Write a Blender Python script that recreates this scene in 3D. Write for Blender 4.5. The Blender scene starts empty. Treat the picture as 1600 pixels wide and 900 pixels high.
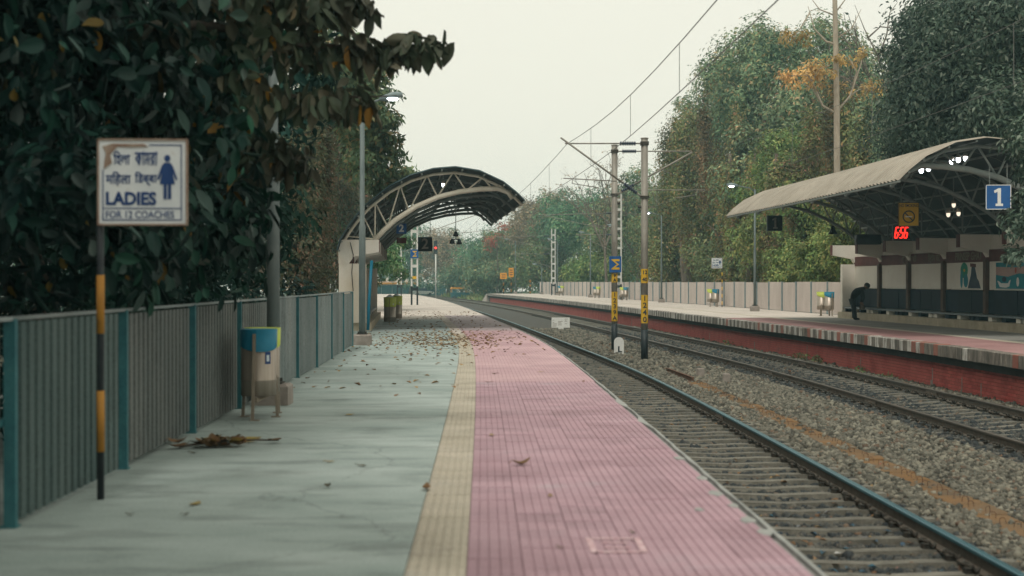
import bpy, math, random
import numpy as np
from mathutils import Vector, Matrix

SC = bpy.context.scene
COL = SC.collection
R = math.radians
rnd = random.Random(7)
NR = np.random.default_rng(11)

# ------------------------------------------------------------------ camera, sky, sun, exposure
F = 2222.2            # focal length in photograph pixels (50 mm on a 36 mm sensor, 1600 px wide)
HOR = 440.5           # horizon row of the photograph
EYE = 1.6
cam = bpy.data.cameras.new('camera')
cam.lens = 50; cam.sensor_width = 36; cam.clip_start = 0.1; cam.clip_end = 2000
cam.dof.use_dof = True; cam.dof.focus_distance = 52; cam.dof.aperture_fstop = 1.75
camo = bpy.data.objects.new('camera', cam); COL.objects.link(camo)
camo.location = (0, 0, EYE)
camo.rotation_euler = (R(90) - (450 - HOR) / F, 0, 0)
SC.camera = camo

SUN_EL, SUN_AZ = 58, 200     # a veiled sun, high and a little behind the camera
w = bpy.data.worlds.new('World'); SC.world = w; w.use_nodes = True
nt = w.node_tree; nt.nodes.clear()
sky = nt.nodes.new('ShaderNodeTexSky'); sky.sky_type = 'NISHITA'; sky.sun_disc = False
sky.sun_elevation = R(SUN_EL); sky.sun_rotation = R(SUN_AZ)
sky.air_density = 1.5; sky.dust_density = 6; sky.ozone_density = 1
mx = nt.nodes.new('ShaderNodeMix'); mx.data_type = 'RGBA'
mx.inputs[0].default_value = 0.93            # overcast: an even pale cloud sheet over the sky
mx.inputs[7].default_value = (9.9, 9.7, 8.35, 1)
bg = nt.nodes.new('ShaderNodeBackground'); bg.inputs[1].default_value = 0.1
wo = nt.nodes.new('ShaderNodeOutputWorld')
nt.links.new(sky.outputs[0], mx.inputs[6]); nt.links.new(mx.outputs[2], bg.inputs[0]); nt.links.new(bg.outputs[0], wo.inputs[0])

sl = bpy.data.lights.new('sun', 'SUN'); sl.energy = 1.5; sl.angle = R(11); sl.color = (1, .96, .88)
so = bpy.data.objects.new('sun', sl); COL.objects.link(so)
az = R(SUN_AZ)
sd = Vector((math.sin(az) * math.cos(R(SUN_EL)), math.cos(az) * math.cos(R(SUN_EL)), math.sin(R(SUN_EL))))
so.rotation_euler = sd.to_track_quat('Z', 'Y').to_euler()

SC.view_settings.view_transform = 'Standard'; SC.view_settings.look = 'None'
SC.view_settings.exposure = 0.0; SC.view_settings.gamma = 1
SC.render.engine = 'CYCLES'
SC.cycles.use_denoising = True
SC.cycles.max_bounces = 6; SC.cycles.diffuse_bounces = 3; SC.cycles.glossy_bounces = 2
SC.cycles.transmission_bounces = 2; SC.cycles.transparent_max_bounces = 4; SC.cycles.volume_bounces = 0
SC.cycles.use_adaptive_sampling = True; SC.cycles.adaptive_threshold = 0.02

# ------------------------------------------------------------------ alignment of platforms and tracks
# edge of the near platform: (distance ahead, x, slope); everything else is offset d to its side
EN = [(-30, 2.45, -.019), (7.7, 1.72, -.019), (22, 1.41, -.025), (30, 1.185, -.034), (37.2, .90, -.05), (45.1, .42, -.066),
      (56.6, -.42, -.073), (77.3, -1.97, -.078), (118.5, -5.45, -.092), (180, -12.4, -.135), (260, -25.2, -.185), (420, -60, -.25)]
def _seg(Y):
    for i in range(len(EN) - 1):
        if Y <= EN[i + 1][0]: return EN[i], EN[i + 1]
    return EN[-2], EN[-1]
def E(Y):
    a, b = _seg(Y); h = b[0] - a[0]; t = (Y - a[0]) / h
    return (2*t**3-3*t*t+1)*a[1] + (t**3-2*t*t+t)*h*a[2] + (-2*t**3+3*t*t)*b[1] + (t**3-t*t)*h*b[2]
def S(Y): return (E(Y + .05) - E(Y - .05)) / .1
def P(Y, d, z=0.):
    s = S(Y); n = math.sqrt(1 + s * s)
    return Vector((E(Y) + d / n, Y - d * s / n, z))
def yaw(Y): return math.atan(-S(Y))
def W(x, y, Y):                                  # photograph pixel at a known distance -> point in the place
    return Vector(((x - 800) * Y / F, Y, EYE + (HOR - y) * Y / F))

# ------------------------------------------------------------------ object helpers
def link(o): COL.objects.link(o); return o
def thing(name, label, cat, loc=(0, 0, 0), rz=0., group=None):
    o = link(bpy.data.objects.new(name, None)); o.location = loc; o.rotation_euler = (0, 0, rz)
    o.empty_display_size = .2; o['label'] = label; o['category'] = cat
    if group: o['group'] = group
    return o
def tag(o, label, cat, group=None):
    o['label'] = label; o['category'] = cat
    if group: o['group'] = group
    return o
def struct(o): o['kind'] = 'structure'; return o
def stuff(o): o['kind'] = 'stuff'; return o
def inst(name, me, parent=None, loc=(0, 0, 0), rz=0., mat=None):
    o = link(bpy.data.objects.new(name, me)); o.location = loc; o.rotation_euler = (0, 0, rz); o.parent = parent
    return o
def copy_tree(o, parent=None):
    c = o.copy(); COL.objects.link(c); c.parent = parent
    for ch in KIDS.get(o.name, []):
        copy_tree(ch, c)
    return c
KIDS = {}
def dup(root, loc, rz, label=None, group=None):
    KIDS.clear()
    def walk(o):
        KIDS[o.name] = [q for q in o.children]
        for q in o.children: walk(q)
    walk(root)
    c = copy_tree(root); c.location = loc; c.rotation_euler = (0, 0, rz)
    if label: c['label'] = label
    if group: c['group'] = group
    return c

class MB:
    def __init__(s): s.v = []; s.f = []
    def add(s, vs, fs):
        b = len(s.v); s.v += [tuple(v) for v in vs]; s.f += [tuple(i + b for i in f) for f in fs]; return s
    def box(s, x0, x1, y0, y1, z0, z1, M=None):
        vs = [Vector(p) for p in ((x0,y0,z0),(x1,y0,z0),(x1,y1,z0),(x0,y1,z0),(x0,y0,z1),(x1,y0,z1),(x1,y1,z1),(x0,y1,z1))]
        if M is not None: vs = [M @ v for v in vs]
        return s.add(vs, [(0,3,2,1),(4,5,6,7),(0,1,5,4),(1,2,6,5),(2,3,7,6),(3,0,4,7)])
    def bevbox(s, x0, x1, y0, y1, z0, z1, b, M=None):         # top edges chamfered
        vs = [Vector(p) for p in ((x0,y0,z0),(x1,y0,z0),(x1,y1,z0),(x0,y1,z0),(x0,y0,z1-b),(x1,y0,z1-b),(x1,y1,z1-b),(x0,y1,z1-b),
              (x0+b,y0+b,z1),(x1-b,y0+b,z1),(x1-b,y1-b,z1),(x0+b,y1-b,z1))]
        if M is not None: vs = [M @ v for v in vs]
        return s.add(vs, [(0,3,2,1),(0,1,5,4),(1,2,6,5),(2,3,7,6),(3,0,4,7),(4,5,9,8),(5,6,10,9),(6,7,11,10),(7,4,8,11),(8,9,10,11)])
    def tube(s, pts, rad, n=8, caps=True, closed=False):
        pts = [Vector(p) for p in pts]
        if not hasattr(rad, '__len__'): rad = [rad] * len(pts)
        rings = []; up = None
        m = len(pts)
        for i, p in enumerate(pts):
            if closed: t = pts[(i + 1) % m] - pts[i - 1]
            else: t = pts[min(i + 1, m - 1)] - pts[max(i - 1, 0)]
            t.normalize()
            if up is None: up = Vector((0, 0, 1)) if abs(t.z) < .9 else Vector((1, 0, 0))
            a = t.cross(up); a.normalize(); b = a.cross(t); b.normalize(); up = b
            rings.append([p + (a * math.cos(k * 2 * math.pi / n) + b * math.sin(k * 2 * math.pi / n)) * rad[i] for k in range(n)])
        base = len(s.v)
        for r_ in rings: s.v += [tuple(q) for q in r_]
        last = m if closed else m - 1
        for i in range(last):
            j = (i + 1) % m
            for k in range(n):
                s.f.append((base+i*n+k, base+i*n+(k+1)%n, base+j*n+(k+1)%n, base+j*n+k))
        if caps and not closed:
            s.f.append(tuple(base + k for k in range(n))[::-1]); s.f.append(tuple(base + (m-1)*n + k for k in range(n)))
        return s
    def bar(s, p0, p1, wd, ht):                               # rectangular bar from p0 to p1
        p0 = Vector(p0); p1 = Vector(p1); t = (p1 - p0).normalized()
        up = Vector((0, 0, 1)) if abs(t.z) < .95 else Vector((1, 0, 0))
        a = t.cross(up).normalized() * wd / 2; b = a.cross(t).normalized() * ht / 2
        vs = [p0-a-b, p0+a-b, p0+a+b, p0-a+b, p1-a-b, p1+a-b, p1+a+b, p1-a+b]
        return s.add(vs, [(0,1,2,3)[::-1],(4,5,6,7),(0,1,5,4),(1,2,6,5),(2,3,7,6),(3,0,4,7)])
    def prism(s, outline, y0, y1, M=None):                    # outline of (x,z), extruded along y
        n = len(outline)
        vs = [Vector((x, y0, z)) for x, z in outline] + [Vector((x, y1, z)) for x, z in outline]
        if M is not None: vs = [M @ v for v in vs]
        fs = [tuple(range(n)), tuple(range(2*n-1, n-1, -1))] + [(i, i+n, (i+1)%n+n, (i+1)%n) for i in range(n)]
        return s.add(vs, fs)
    def lathe(s, prof, n=20, c=(0, 0)):                       # profile of (r,z)
        b = len(s.v); m = len(prof)
        for r_, z in prof:
            for k in range(n):
                a = 2 * math.pi * k / n; s.v.append((c[0] + r_*math.cos(a), c[1] + r_*math.sin(a), z))
        for i in range(m - 1):
            for k in range(n): s.f.append((b+i*n+k, b+i*n+(k+1)%n, b+(i+1)*n+(k+1)%n, b+(i+1)*n+k))
        return s
    def mesh(s, name, mat=None, smooth=False):
        me = bpy.data.meshes.new(name); me.from_pydata(s.v, [], s.f)
        if mat: me.materials.append(mat)
        if smooth: me.polygons.foreach_set('use_smooth', [True] * len(me.polygons))
        me.update(); return me
    def build(s, name, mat, parent=None, smooth=False, loc=(0, 0, 0), rz=0.):
        return inst(name, s.mesh(name, mat, smooth), parent, loc, rz)

def sweep(prof, Y0, Y1, step, closed=True, zf=None):           # profile of (d,z) carried along the line
    mb = MB(); n = len(prof); k = max(1, int(round((Y1 - Y0) / step)))
    for i in range(k + 1):
        Y = Y0 + (Y1 - Y0) * i / k
        for d, z in prof: mb.v.append(tuple(P(Y, d, z + (zf(Y) if zf else 0))))
    m = n if closed else n - 1
    for i in range(k):
        for j in range(m):
            j2 = (j + 1) % n; mb.f.append((i*n+j, i*n+j2, (i+1)*n+j2, (i+1)*n+j))
    if closed:
        mb.f.append(tuple(range(n))[::-1]); mb.f.append(tuple(k*n + j for j in range(n)))
    return mb

def text_mesh(s, size, mat, bold=0.0, align='CENTER', sx=1., extrude=.002):
    cu = bpy.data.curves.new('lettering', 'FONT'); cu.body = s; cu.size = size; cu.align_x = align; cu.align_y = 'CENTER'
    cu.offset = bold; cu.extrude = extrude; cu.resolution_u = 3
    o = link(bpy.data.objects.new('lettering', cu))
    dg = bpy.context.evaluated_depsgraph_get(); dg.update()
    me = bpy.data.meshes.new_from_object(o.evaluated_get(dg))
    bpy.data.objects.remove(o); bpy.data.curves.remove(cu)
    me.transform(Matrix.Rotation(R(90), 4, 'X') @ Matrix.Diagonal((sx, 1, 1, 1)))
    me.materials.clear(); me.materials.append(mat); me.name = 'lettering'
    return me

# ------------------------------------------------------------------ materials
def mat(name, c1, c2=None, scale=4., rough=.8, bump=0., bscale=40., metal=0., spec=.3, stretch=(1, 1, 1), c3=None, rand=0., island=None, trans=0., lo=.35, hi=.65, detail=6, rough2=None, dirt=0., crack=0.):
    m = bpy.data.materials.new(name); m.use_nodes = True
    n = m.node_tree.nodes; l = m.node_tree.links; n.clear()
    out = n.new('ShaderNodeOutputMaterial'); b = n.new('ShaderNodeBsdfPrincipled')
    b.inputs['Roughness'].default_value = rough; b.inputs['Metallic'].default_value = metal
    b.inputs['Specular IOR Level'].default_value = spec
    b.inputs['Base Color'].default_value = (*c1, 1)
    col = None
    tc = n.new('ShaderNodeNewGeometry'); mp = n.new('ShaderNodeMapping'); mp.inputs['Scale'].default_value = stretch
    l.new(tc.outputs['Position'], mp.inputs['Vector'])
    if island:
        g = n.new('ShaderNodeNewGeometry'); r_ = n.new('ShaderNodeValToRGB'); cr = r_.color_ramp
        cr.interpolation = 'LINEAR'
        while len(cr.elements) < len(island): cr.elements.new(.5)
        for e, (pos, c) in zip(cr.elements, island): e.position = pos; e.color = (*c, 1)
        l.new(g.outputs['Random Per Island'], r_.inputs[0]); col = r_.outputs[0]
        if trans:
            nz = n.new('ShaderNodeTexNoise'); nz.inputs['Scale'].default_value = .55; nz.inputs['Detail'].default_value = 3
            vm = n.new('ShaderNodeMapping'); vm.inputs['Scale'].default_value = (1.3, 1.3, .5); l.new(tc.outputs['Position'], vm.inputs['Vector']); l.new(vm.outputs[0], nz.inputs['Vector'])
            mr = n.new('ShaderNodeMapRange'); mr.inputs[1].default_value = .33; mr.inputs[2].default_value = .67; mr.inputs[3].default_value = .42; mr.inputs[4].default_value = 1.6
            l.new(nz.outputs[0], mr.inputs[0]); hs = n.new('ShaderNodeHueSaturation'); l.new(mr.outputs[0], hs.inputs['Value']); l.new(col, hs.inputs['Color'])
            mh = n.new('ShaderNodeMapRange'); mh.inputs[1].default_value = .3; mh.inputs[2].default_value = .7; mh.inputs[3].default_value = .505 if 'drooping' in name else (.485 if island[0][1][0] > island[0][1][1] else .445); mh.inputs[4].default_value = .515
            nz2 = n.new('ShaderNodeTexNoise'); nz2.inputs['Scale'].default_value = .21; l.new(tc.outputs['Position'], nz2.inputs['Vector'])
            l.new(nz2.outputs[0], mh.inputs[0]); l.new(mh.outputs[0], hs.inputs['Hue']); col = hs.outputs[0]
    elif c2:
        nz = n.new('ShaderNodeTexNoise'); nz.inputs['Scale'].default_value = scale; nz.inputs['Detail'].default_value = detail
        nz.inputs['Roughness'].default_value = .62
        l.new(mp.outputs[0], nz.inputs['Vector'])
        r_ = n.new('ShaderNodeValToRGB'); cr = r_.color_ramp
        cr.elements[0].position = lo; cr.elements[0].color = (*c1, 1)
        cr.elements[1].position = hi; cr.elements[1].color = (*c2, 1)
        if c3:
            e = cr.elements.new(min(.97, hi + .13)); e.color = (*c3, 1)
        l.new(nz.outputs[0], r_.inputs[0]); col = r_.outputs[0]
        if rough2 is not None:
            mr = n.new('ShaderNodeMapRange'); mr.inputs[1].default_value = lo; mr.inputs[2].default_value = hi
            mr.inputs[3].default_value = rough; mr.inputs[4].default_value = rough2
            l.new(nz.outputs[0], mr.inputs[0]); l.new(mr.outputs[0], b.inputs['Roughness'])
    if dirt and col:
        a = n.new('ShaderNodeTexNoise'); a.inputs['Scale'].default_value = 55; a.inputs['Detail'].default_value = 3
        b2 = n.new('ShaderNodeTexNoise'); b2.inputs['Scale'].default_value = .8; b2.inputs['Detail'].default_value = 8; b2.inputs['Roughness'].default_value = .7
        l.new(tc.outputs['Position'], a.inputs['Vector']); l.new(tc.outputs['Position'], b2.inputs['Vector'])
        m1 = n.new('ShaderNodeMapRange'); m1.inputs[1].default_value = .3; m1.inputs[2].default_value = .7; m1.inputs[3].default_value = 1 - .35 * dirt; m1.inputs[4].default_value = 1 + .25 * dirt; l.new(a.outputs[0], m1.inputs[0])
        m2 = n.new('ShaderNodeMapRange'); m2.inputs[1].default_value = .54; m2.inputs[2].default_value = .70; m2.inputs[3].default_value = 1; m2.inputs[4].default_value = 1 - .5 * dirt; l.new(b2.outputs[0], m2.inputs[0])
        vo = n.new('ShaderNodeTexVoronoi'); vo.feature = 'DISTANCE_TO_EDGE'; vo.inputs['Scale'].default_value = .33
        wp = n.new('ShaderNodeVectorMath'); wp.operation = 'MULTIPLY_ADD'; wp.inputs[1].default_value = (.8, .8, .8); l.new(b2.outputs[1], wp.inputs[0]); l.new(tc.outputs['Position'], wp.inputs[2]); l.new(wp.outputs[0], vo.inputs['Vector'])
        m3 = n.new('ShaderNodeMapRange'); m3.inputs[1].default_value = .0; m3.inputs[2].default_value = .006; m3.inputs[3].default_value = 1 - crack; m3.inputs[4].default_value = 1; l.new(vo.outputs['Distance'], m3.inputs[0])
        if crack:                                 # trowel ripples and damp streaks across the slab
            sm = n.new('ShaderNodeMapping'); sm.inputs['Scale'].default_value = (.7, 2.6, 1); l.new(tc.outputs['Position'], sm.inputs['Vector'])
            sn = n.new('ShaderNodeTexNoise'); sn.inputs['Scale'].default_value = 1.3; sn.inputs['Detail'].default_value = 7; sn.inputs['Roughness'].default_value = .55; l.new(sm.outputs[0], sn.inputs['Vector'])
            m4 = n.new('ShaderNodeMapRange'); m4.inputs[1].default_value = .535; m4.inputs[2].default_value = .60; m4.inputs[3].default_value = 1; m4.inputs[4].default_value = .80; l.new(sn.outputs[0], m4.inputs[0])
            k0 = n.new('ShaderNodeMath'); k0.operation = 'MULTIPLY'; l.new(m2.outputs[0], k0.inputs[0]); l.new(m4.outputs[0], k0.inputs[1]); m2 = k0
        k1 = n.new('ShaderNodeMath'); k1.operation = 'MULTIPLY'; l.new(m1.outputs[0], k1.inputs[0]); l.new(m2.outputs[0], k1.inputs[1])
        k2 = n.new('ShaderNodeMath'); k2.operation = 'MULTIPLY'; l.new(k1.outputs[0], k2.inputs[0]); l.new(m3.outputs[0], k2.inputs[1])
        hs = n.new('ShaderNodeHueSaturation'); l.new(col, hs.inputs['Color']); l.new(k2.outputs[0], hs.inputs['Value']); col = hs.outputs[0]
    if rand:
        oi = n.new('ShaderNodeObjectInfo'); mr = n.new('ShaderNodeMapRange'); mr.inputs[3].default_value = 1 - rand; mr.inputs[4].default_value = 1 + rand
        l.new(oi.outputs['Random'], mr.inputs[0])
        hs = n.new('ShaderNodeHueSaturation')
        if col: l.new(col, hs.inputs['Color'])
        else: hs.inputs['Color'].default_value = (*c1, 1)
        l.new(mr.outputs[0], hs.inputs['Value']); col = hs.outputs[0]
    if col: l.new(col, b.inputs['Base Color'])
    if bump:
        nb = n.new('ShaderNodeTexNoise'); nb.inputs['Scale'].default_value = bscale; nb.inputs['Detail'].default_value = 5
        l.new(mp.outputs[0], nb.inputs['Vector'])
        bp = n.new('ShaderNodeBump'); bp.inputs['Strength'].default_value = bump; bp.inputs['Distance'].default_value = .02
        l.new(nb.outputs[0], bp.inputs['Height']); l.new(bp.outputs[0], b.inputs['Normal'])
    sh = b.outputs[0]
    if trans:
        t = n.new('ShaderNodeBsdfTranslucent'); ms = n.new('ShaderNodeMixShader'); ms.inputs[0].default_value = trans
        if col: l.new(col, t.inputs[0])
        l.new(b.outputs[0], ms.inputs[1]); l.new(t.outputs[0], ms.inputs[2]); sh = ms.outputs[0]
    l.new(sh, out.inputs[0])
    return m
def emit(name, c, strength):
    m = bpy.data.materials.new(name); m.use_nodes = True; n = m.node_tree.nodes; n.clear()
    e = n.new('ShaderNodeEmission'); e.inputs[0].default_value = (*c, 1); e.inputs[1].default_value = strength
    o = n.new('ShaderNodeOutputMaterial'); m.node_tree.links.new(e.outputs[0], o.inputs[0]); return m

M = {}
M['concrete'] = mat('concrete paving', (.268, .326, .308), (.385, .45, .43), .9, .85, .25, 30, stretch=(.6, 1.25, 1), c3=(.46, .53, .505), lo=.32, hi=.64, rough2=.55, detail=10, dirt=.55, crack=.35)
M['deckgrey'] = mat('worn grey deck', (.20, .195, .18), (.29, .28, .26), .8, .85, .2, 30, c3=(.24, .22, .19), dirt=.5)
M['slabgrey'] = mat('grey paving', (.25, .30, .30), (.36, .41, .40), 1.5, .7, .15, 30)
M['dusty'] = mat('dusty paving', (.48, .43, .385), (.62, .555, .50), .35, .85, .15, 20, dirt=.3)
M['pink'] = mat('pink tile', (.35, .215, .25), (.445, .29, .335), .7, .75, .2, 60, rand=.08, c3=(.43, .34, .38), detail=10, dirt=.5, lo=.3, hi=.6)
M['pinkfar'] = mat('pink paving', (.43, .27, .30), (.56, .375, .40), .45, .75, .15, 25, c3=(.52, .42, .40), dirt=.4)
M['pinkdark'] = mat('red paving', (.28, .15, .15), (.38, .22, .215), .5, .75, .15, 25, c3=(.34, .26, .25), dirt=.5)
M['yellow'] = mat('yellow tactile tile', (.40, .355, .28), (.49, .44, .36), 1.2, .85, .2, 60, rand=.08, c3=(.41, .39, .345), detail=9, dirt=.6, lo=.3, hi=.6)
M['grey_edge'] = mat('edge concrete', (.26, .27, .26), (.38, .385, .365), 5, .85, .3, 40)
M['earth'] = mat('earth', (.05, .045, .03), (.09, .085, .05), .4, .95, .4, 8, c3=(.05, .07, .03))
M['ballast'] = mat('ballast bed', (.04, .04, .036), (.115, .11, .098), 16, .95, .9, 22, c3=(.10, .09, .08))
M['stone'] = mat('ballast stone', (.1, .1, .1), island=[(0, (.055, .053, .043)), (.35, (.118, .112, .09)), (.7, (.175, .165, .132)), (.93, (.25, .235, .185)), (.97, (.16, .10, .065)), (1, (.08, .07, .06))], rough=.9)
M['stonedirty'] = mat('oil-dark ballast stone', (.1, .1, .1), island=[(0, (.02, .026, .03)), (.5, (.045, .05, .05)), (.85, (.085, .082, .072)), (.95, (.13, .12, .10)), (1, (.14, .075, .04))], rough=.8)
M['sleeper'] = mat('concrete sleeper', (.12, .113, .094), (.19, .18, .15), 6, .9, .3, 30, rand=.2, dirt=.6, c3=(.09, .08, .068))
M['rust'] = mat('rusty rail', (.09, .076, .062), (.15, .125, .10), 9, .75, .2, 50, metal=.3)
M['railtop'] = mat('polished rail with reflection tint', (.018, .11, .145), (.03, .15, .19), 3, .34, metal=.55, spec=.6, stretch=(1, .1, 1))  # blue-green reflection put into the rail head colour
M['railtop2'] = mat('dull rail head', (.08, .068, .056), (.13, .108, .088), 4, .42, metal=.7, stretch=(1, .1, 1))
M['clip'] = mat('rail clip iron', (.035, .033, .03), (.08, .07, .055), 30, .7, metal=.4)
M['trough'] = mat('cable trough concrete stained with rust', (.19, .10, .036), (.135, .088, .048), 1.2, .9, .3, 40, c3=(.10, .08, .06), rand=.15, lo=.36, hi=.6, dirt=.6)
M['rebar'] = mat('rebar', (.09, .05, .035), (.14, .07, .04), 20, .8)
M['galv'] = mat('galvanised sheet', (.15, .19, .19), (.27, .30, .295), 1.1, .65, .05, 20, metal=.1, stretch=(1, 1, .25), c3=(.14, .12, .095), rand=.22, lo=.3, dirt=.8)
M['galv_teal_shade'] = mat('stained sheet with tree shade in colour', (.035, .066, .066), (.085, .118, .113), 1.1, .7, .05, 20, stretch=(1, 1, .25), c3=(.10, .10, .085), rand=.2, lo=.3, dirt=.8)  # stained sheet with the trees' shade put into its colour
M['galv_brown_shade'] = mat('brown stained sheet with part shade in colour', (.095, .115, .112), (.175, .19, .18), 1.1, .7, .05, 20, stretch=(1, 1, .25), c3=(.14, .11, .085), rand=.2, lo=.3, dirt=.8)  # brownish stained sheet with a lighter share of tree shade in its colour
M['galv2'] = mat('weathered pale sheet', (.43, .375, .34), (.55, .485, .445), 1.3, .75, .1, 20, stretch=(1, 1, .3), c3=(.36, .31, .27), rand=.07, lo=.3)
M['teal'] = mat('teal paint', (.025, .115, .135), (.04, .155, .17), 6, .6, c3=(.075, .10, .095), dirt=.5)
M['tealgrey'] = mat('grey green paint', (.15, .20, .21), (.22, .27, .275), 5, .6)
M['polegrey'] = mat('galvanised pole', (.10, .13, .13), (.17, .20, .195), 4, .6, metal=.15, stretch=(1, 1, .3))
M['mast'] = mat('mast aluminium paint', (.20, .18, .155), (.33, .305, .265), 5, .55, metal=.3, stretch=(1, 1, .2), c3=(.22, .17, .13))
M['whitem'] = mat('white mast paint', (.55, .55, .52), (.7, .7, .66), 4, .6)
M['black'] = mat('black paint', (.012, .018, .022), (.03, .038, .042), 5, .5)
M['signyellow'] = mat('yellow sign paint', (.62, .36, .02), (.72, .44, .04), 6, .6)
M['orange'] = mat('orange band', (.40, .19, .025), (.30, .14, .025), 6, .65, c3=(.2, .12, .05))
M['orangeboard'] = mat('orange board', (.75, .33, .03), (.66, .28, .03), 3, .6)
M['signwhite'] = mat('white sign enamel', (.58, .62, .64), (.70, .73, .73), 3, .55, c3=(.50, .46, .40), lo=.3, hi=.6)
M['signrust'] = mat('rusted edge', (.22, .13, .09), (.35, .28, .22), 8, .8)
M['navy'] = mat('navy lettering', (.012, .045, .15), (.02, .06, .19), 8, .6)
M['blue'] = mat('blue sign enamel', (.012, .085, .27), (.02, .11, .33), 3, .45)
M['white'] = mat('white paint', (.72, .72, .69), (.8, .8, .77), 4, .6)
M['grime'] = mat('grimy coping', (.10, .088, .075), (.20, .175, .15), 9, .9, .3, 40, stretch=(1, 1, .3), c3=(.40, .38, .35), rand=.25, lo=.38, hi=.62)
M['copewhite'] = mat('worn white coping', (.52, .50, .47), (.30, .275, .245), 8, .85, .25, 40, stretch=(1, 1, .3), c3=(.12, .105, .09), rand=.2, lo=.40, hi=.56)
M['copered'] = mat('worn red coping', (.30, .085, .06), (.24, .13, .10), 7, .85, .25, 40, stretch=(1, 1, .35), c3=(.12, .10, .085), rand=.12)
M['brick'] = mat('red painted brick', (.42, .075, .065), (.52, .12, .10), 1.5, .8, .3, 50, c3=(.26, .10, .085), rand=.18, dirt=.6)
M['brickstuff'] = mat('red painted brickwork', (.42, .08, .07), (.52, .13, .11), 1.5, .8, .3, 50, c3=(.28, .11, .095), lo=.3, hi=.6, dirt=.6)
M['mortar'] = mat('mortar', (.14, .05, .04), (.20, .10, .08), 4, .95, .3, 30)
M['patch'] = mat('cement patch', (.22, .19, .165), (.32, .28, .25), 5, .9, .3, 40)
M['void'] = mat('soffit shade and joint dark', (.022, .022, .021), (.04, .038, .035), 3, .95)  # near-black for the recess shade under the coping; also colours slab joints
M['plaster'] = mat('white plaster', (.76, .71, .62), (.84, .80, .71), 1.2, .8, .08, 20, c3=(.52, .44, .34), lo=.35, hi=.68)
M['plasterstain'] = mat('stained white plaster', (.66, .62, .56), (.58, .47, .34), .9, .8, .08, 20, c3=(.48, .33, .19), stretch=(1, 1, .5), lo=.42, hi=.72)
M['maroon'] = mat('maroon paint', (.10, .028, .025), (.15, .05, .045), 3, .7)
M['brown'] = mat('brown pilaster', (.09, .055, .04), (.14, .085, .06), 4, .75)
M['dado'] = mat('dark blue dado tile', (.005, .015, .026), (.011, .027, .042), 1.6, .6, spec=.08, c3=(.06, .085, .10), rand=.3, lo=.42, hi=.68)
M['granite'] = mat('bench stone', (.05, .075, .09), (.14, .17, .18), 9, .35)
M['stonestep'] = mat('cream stone', (.36, .30, .21), (.50, .43, .32), 2, .8, .2, 30, c3=(.20, .17, .13), dirt=.5)
M['roof'] = mat('roof sheet', (.30, .265, .215), (.40, .355, .295), 1.2, .65, .05, 20, c3=(.24, .20, .16), metal=.1)
M['underside_shade'] = mat('roof underside shade', (.025, .037, .04), (.045, .058, .058), 1.5, .8)  # canopy shade put into the colour of the roof underside
M['roofdark'] = mat('green grey roof sheet', (.03, .06, .07), (.055, .085, .092), 1.2, .6, metal=.1)
M['truss'] = mat('cream steel', (.58, .53, .43), (.68, .63, .53), 3, .6, c3=(.42, .36, .27))
M['trussdark'] = mat('grey green steel and dimmed truss', (.19, .22, .21), (.27, .29, .27), 3, .6)
M['steel'] = mat('brushed steel', (.30, .255, .21), (.40, .345, .29), 3, .42, metal=.55, stretch=(6, 6, .2))
M['binblue'] = mat('blue plastic', (.008, .15, .24), (.012, .19, .30), 4, .5)
M['bingreen'] = mat('lime green plastic', (.44, .52, .07), (.52, .60, .11), 4, .5)
M['legbeige'] = mat('beige painted leg', (.20, .165, .125), (.27, .225, .175), 5, .6)
M['sticker'] = mat('white sticker', (.55, .62, .66), (.65, .7, .72), 30, .6)
M['insul'] = mat('brown porcelain', (.03, .04, .06), (.05, .06, .085), 8, .3)
M['wire'] = mat('weathered wire', (.18, .18, .17), (.25, .25, .23), 8, .6, metal=.5)
M['tubebrown'] = mat('cantilever tube', (.22, .20, .17), (.34, .31, .27), 4, .6, metal=.3)
M['bark'] = mat('bark', (.12, .095, .075), (.21, .17, .135), 7, .95, .5, 25, stretch=(1, 1, .3))
M['barkpale'] = mat('pale bark', (.33, .27, .21), (.44, .37, .29), 5, .9, .3, 25, stretch=(1, 1, .3))
M['barkdark'] = mat('dark bark', (.045, .04, .032), (.085, .07, .055), 7, .95, .5, 25, stretch=(1, 1, .3))
M['cloth'] = mat('black cloth', (.008, .012, .015), (.018, .022, .026), 20, .95)
M['cloth2'] = mat('dark trousers', (.022, .03, .034), (.035, .045, .05), 20, .95)
M['skin'] = mat('skin', (.16, .085, .055), (.2, .11, .07), 10, .6)
M['hair'] = mat('hair', (.008, .008, .008), (.015, .014, .013), 40, .6)
M['lampon'] = emit('lit lamp', (.92, .97, 1.0), 9)
M['lampwarm'] = emit('lit warm lamp', (1, .86, .66), 1.2)
M['redled'] = emit('red digits', (1, .02, .012), 3.2)
M['redlamp'] = emit('red signal lamp', (1, .05, .03), 2.2)
M['dryleaf'] = mat('dry leaves', (.3, .15, .05), island=[(0, (.11, .065, .04)), (.3, (.20, .115, .06)), (.6, (.30, .185, .095)), (.85, (.38, .26, .11)), (1, (.15, .10, .06))], rough=.85)
M['yleaf'] = mat('yellow leaf', (.36, .28, .07), (.26, .16, .05), 12, .8)
M['bleaf'] = mat('brown leaf', (.21, .12, .055), (.13, .08, .045), 12, .85)
M['dleaf'] = mat('dark leaf', (.07, .065, .04), (.12, .095, .055), 12, .85)
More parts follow.
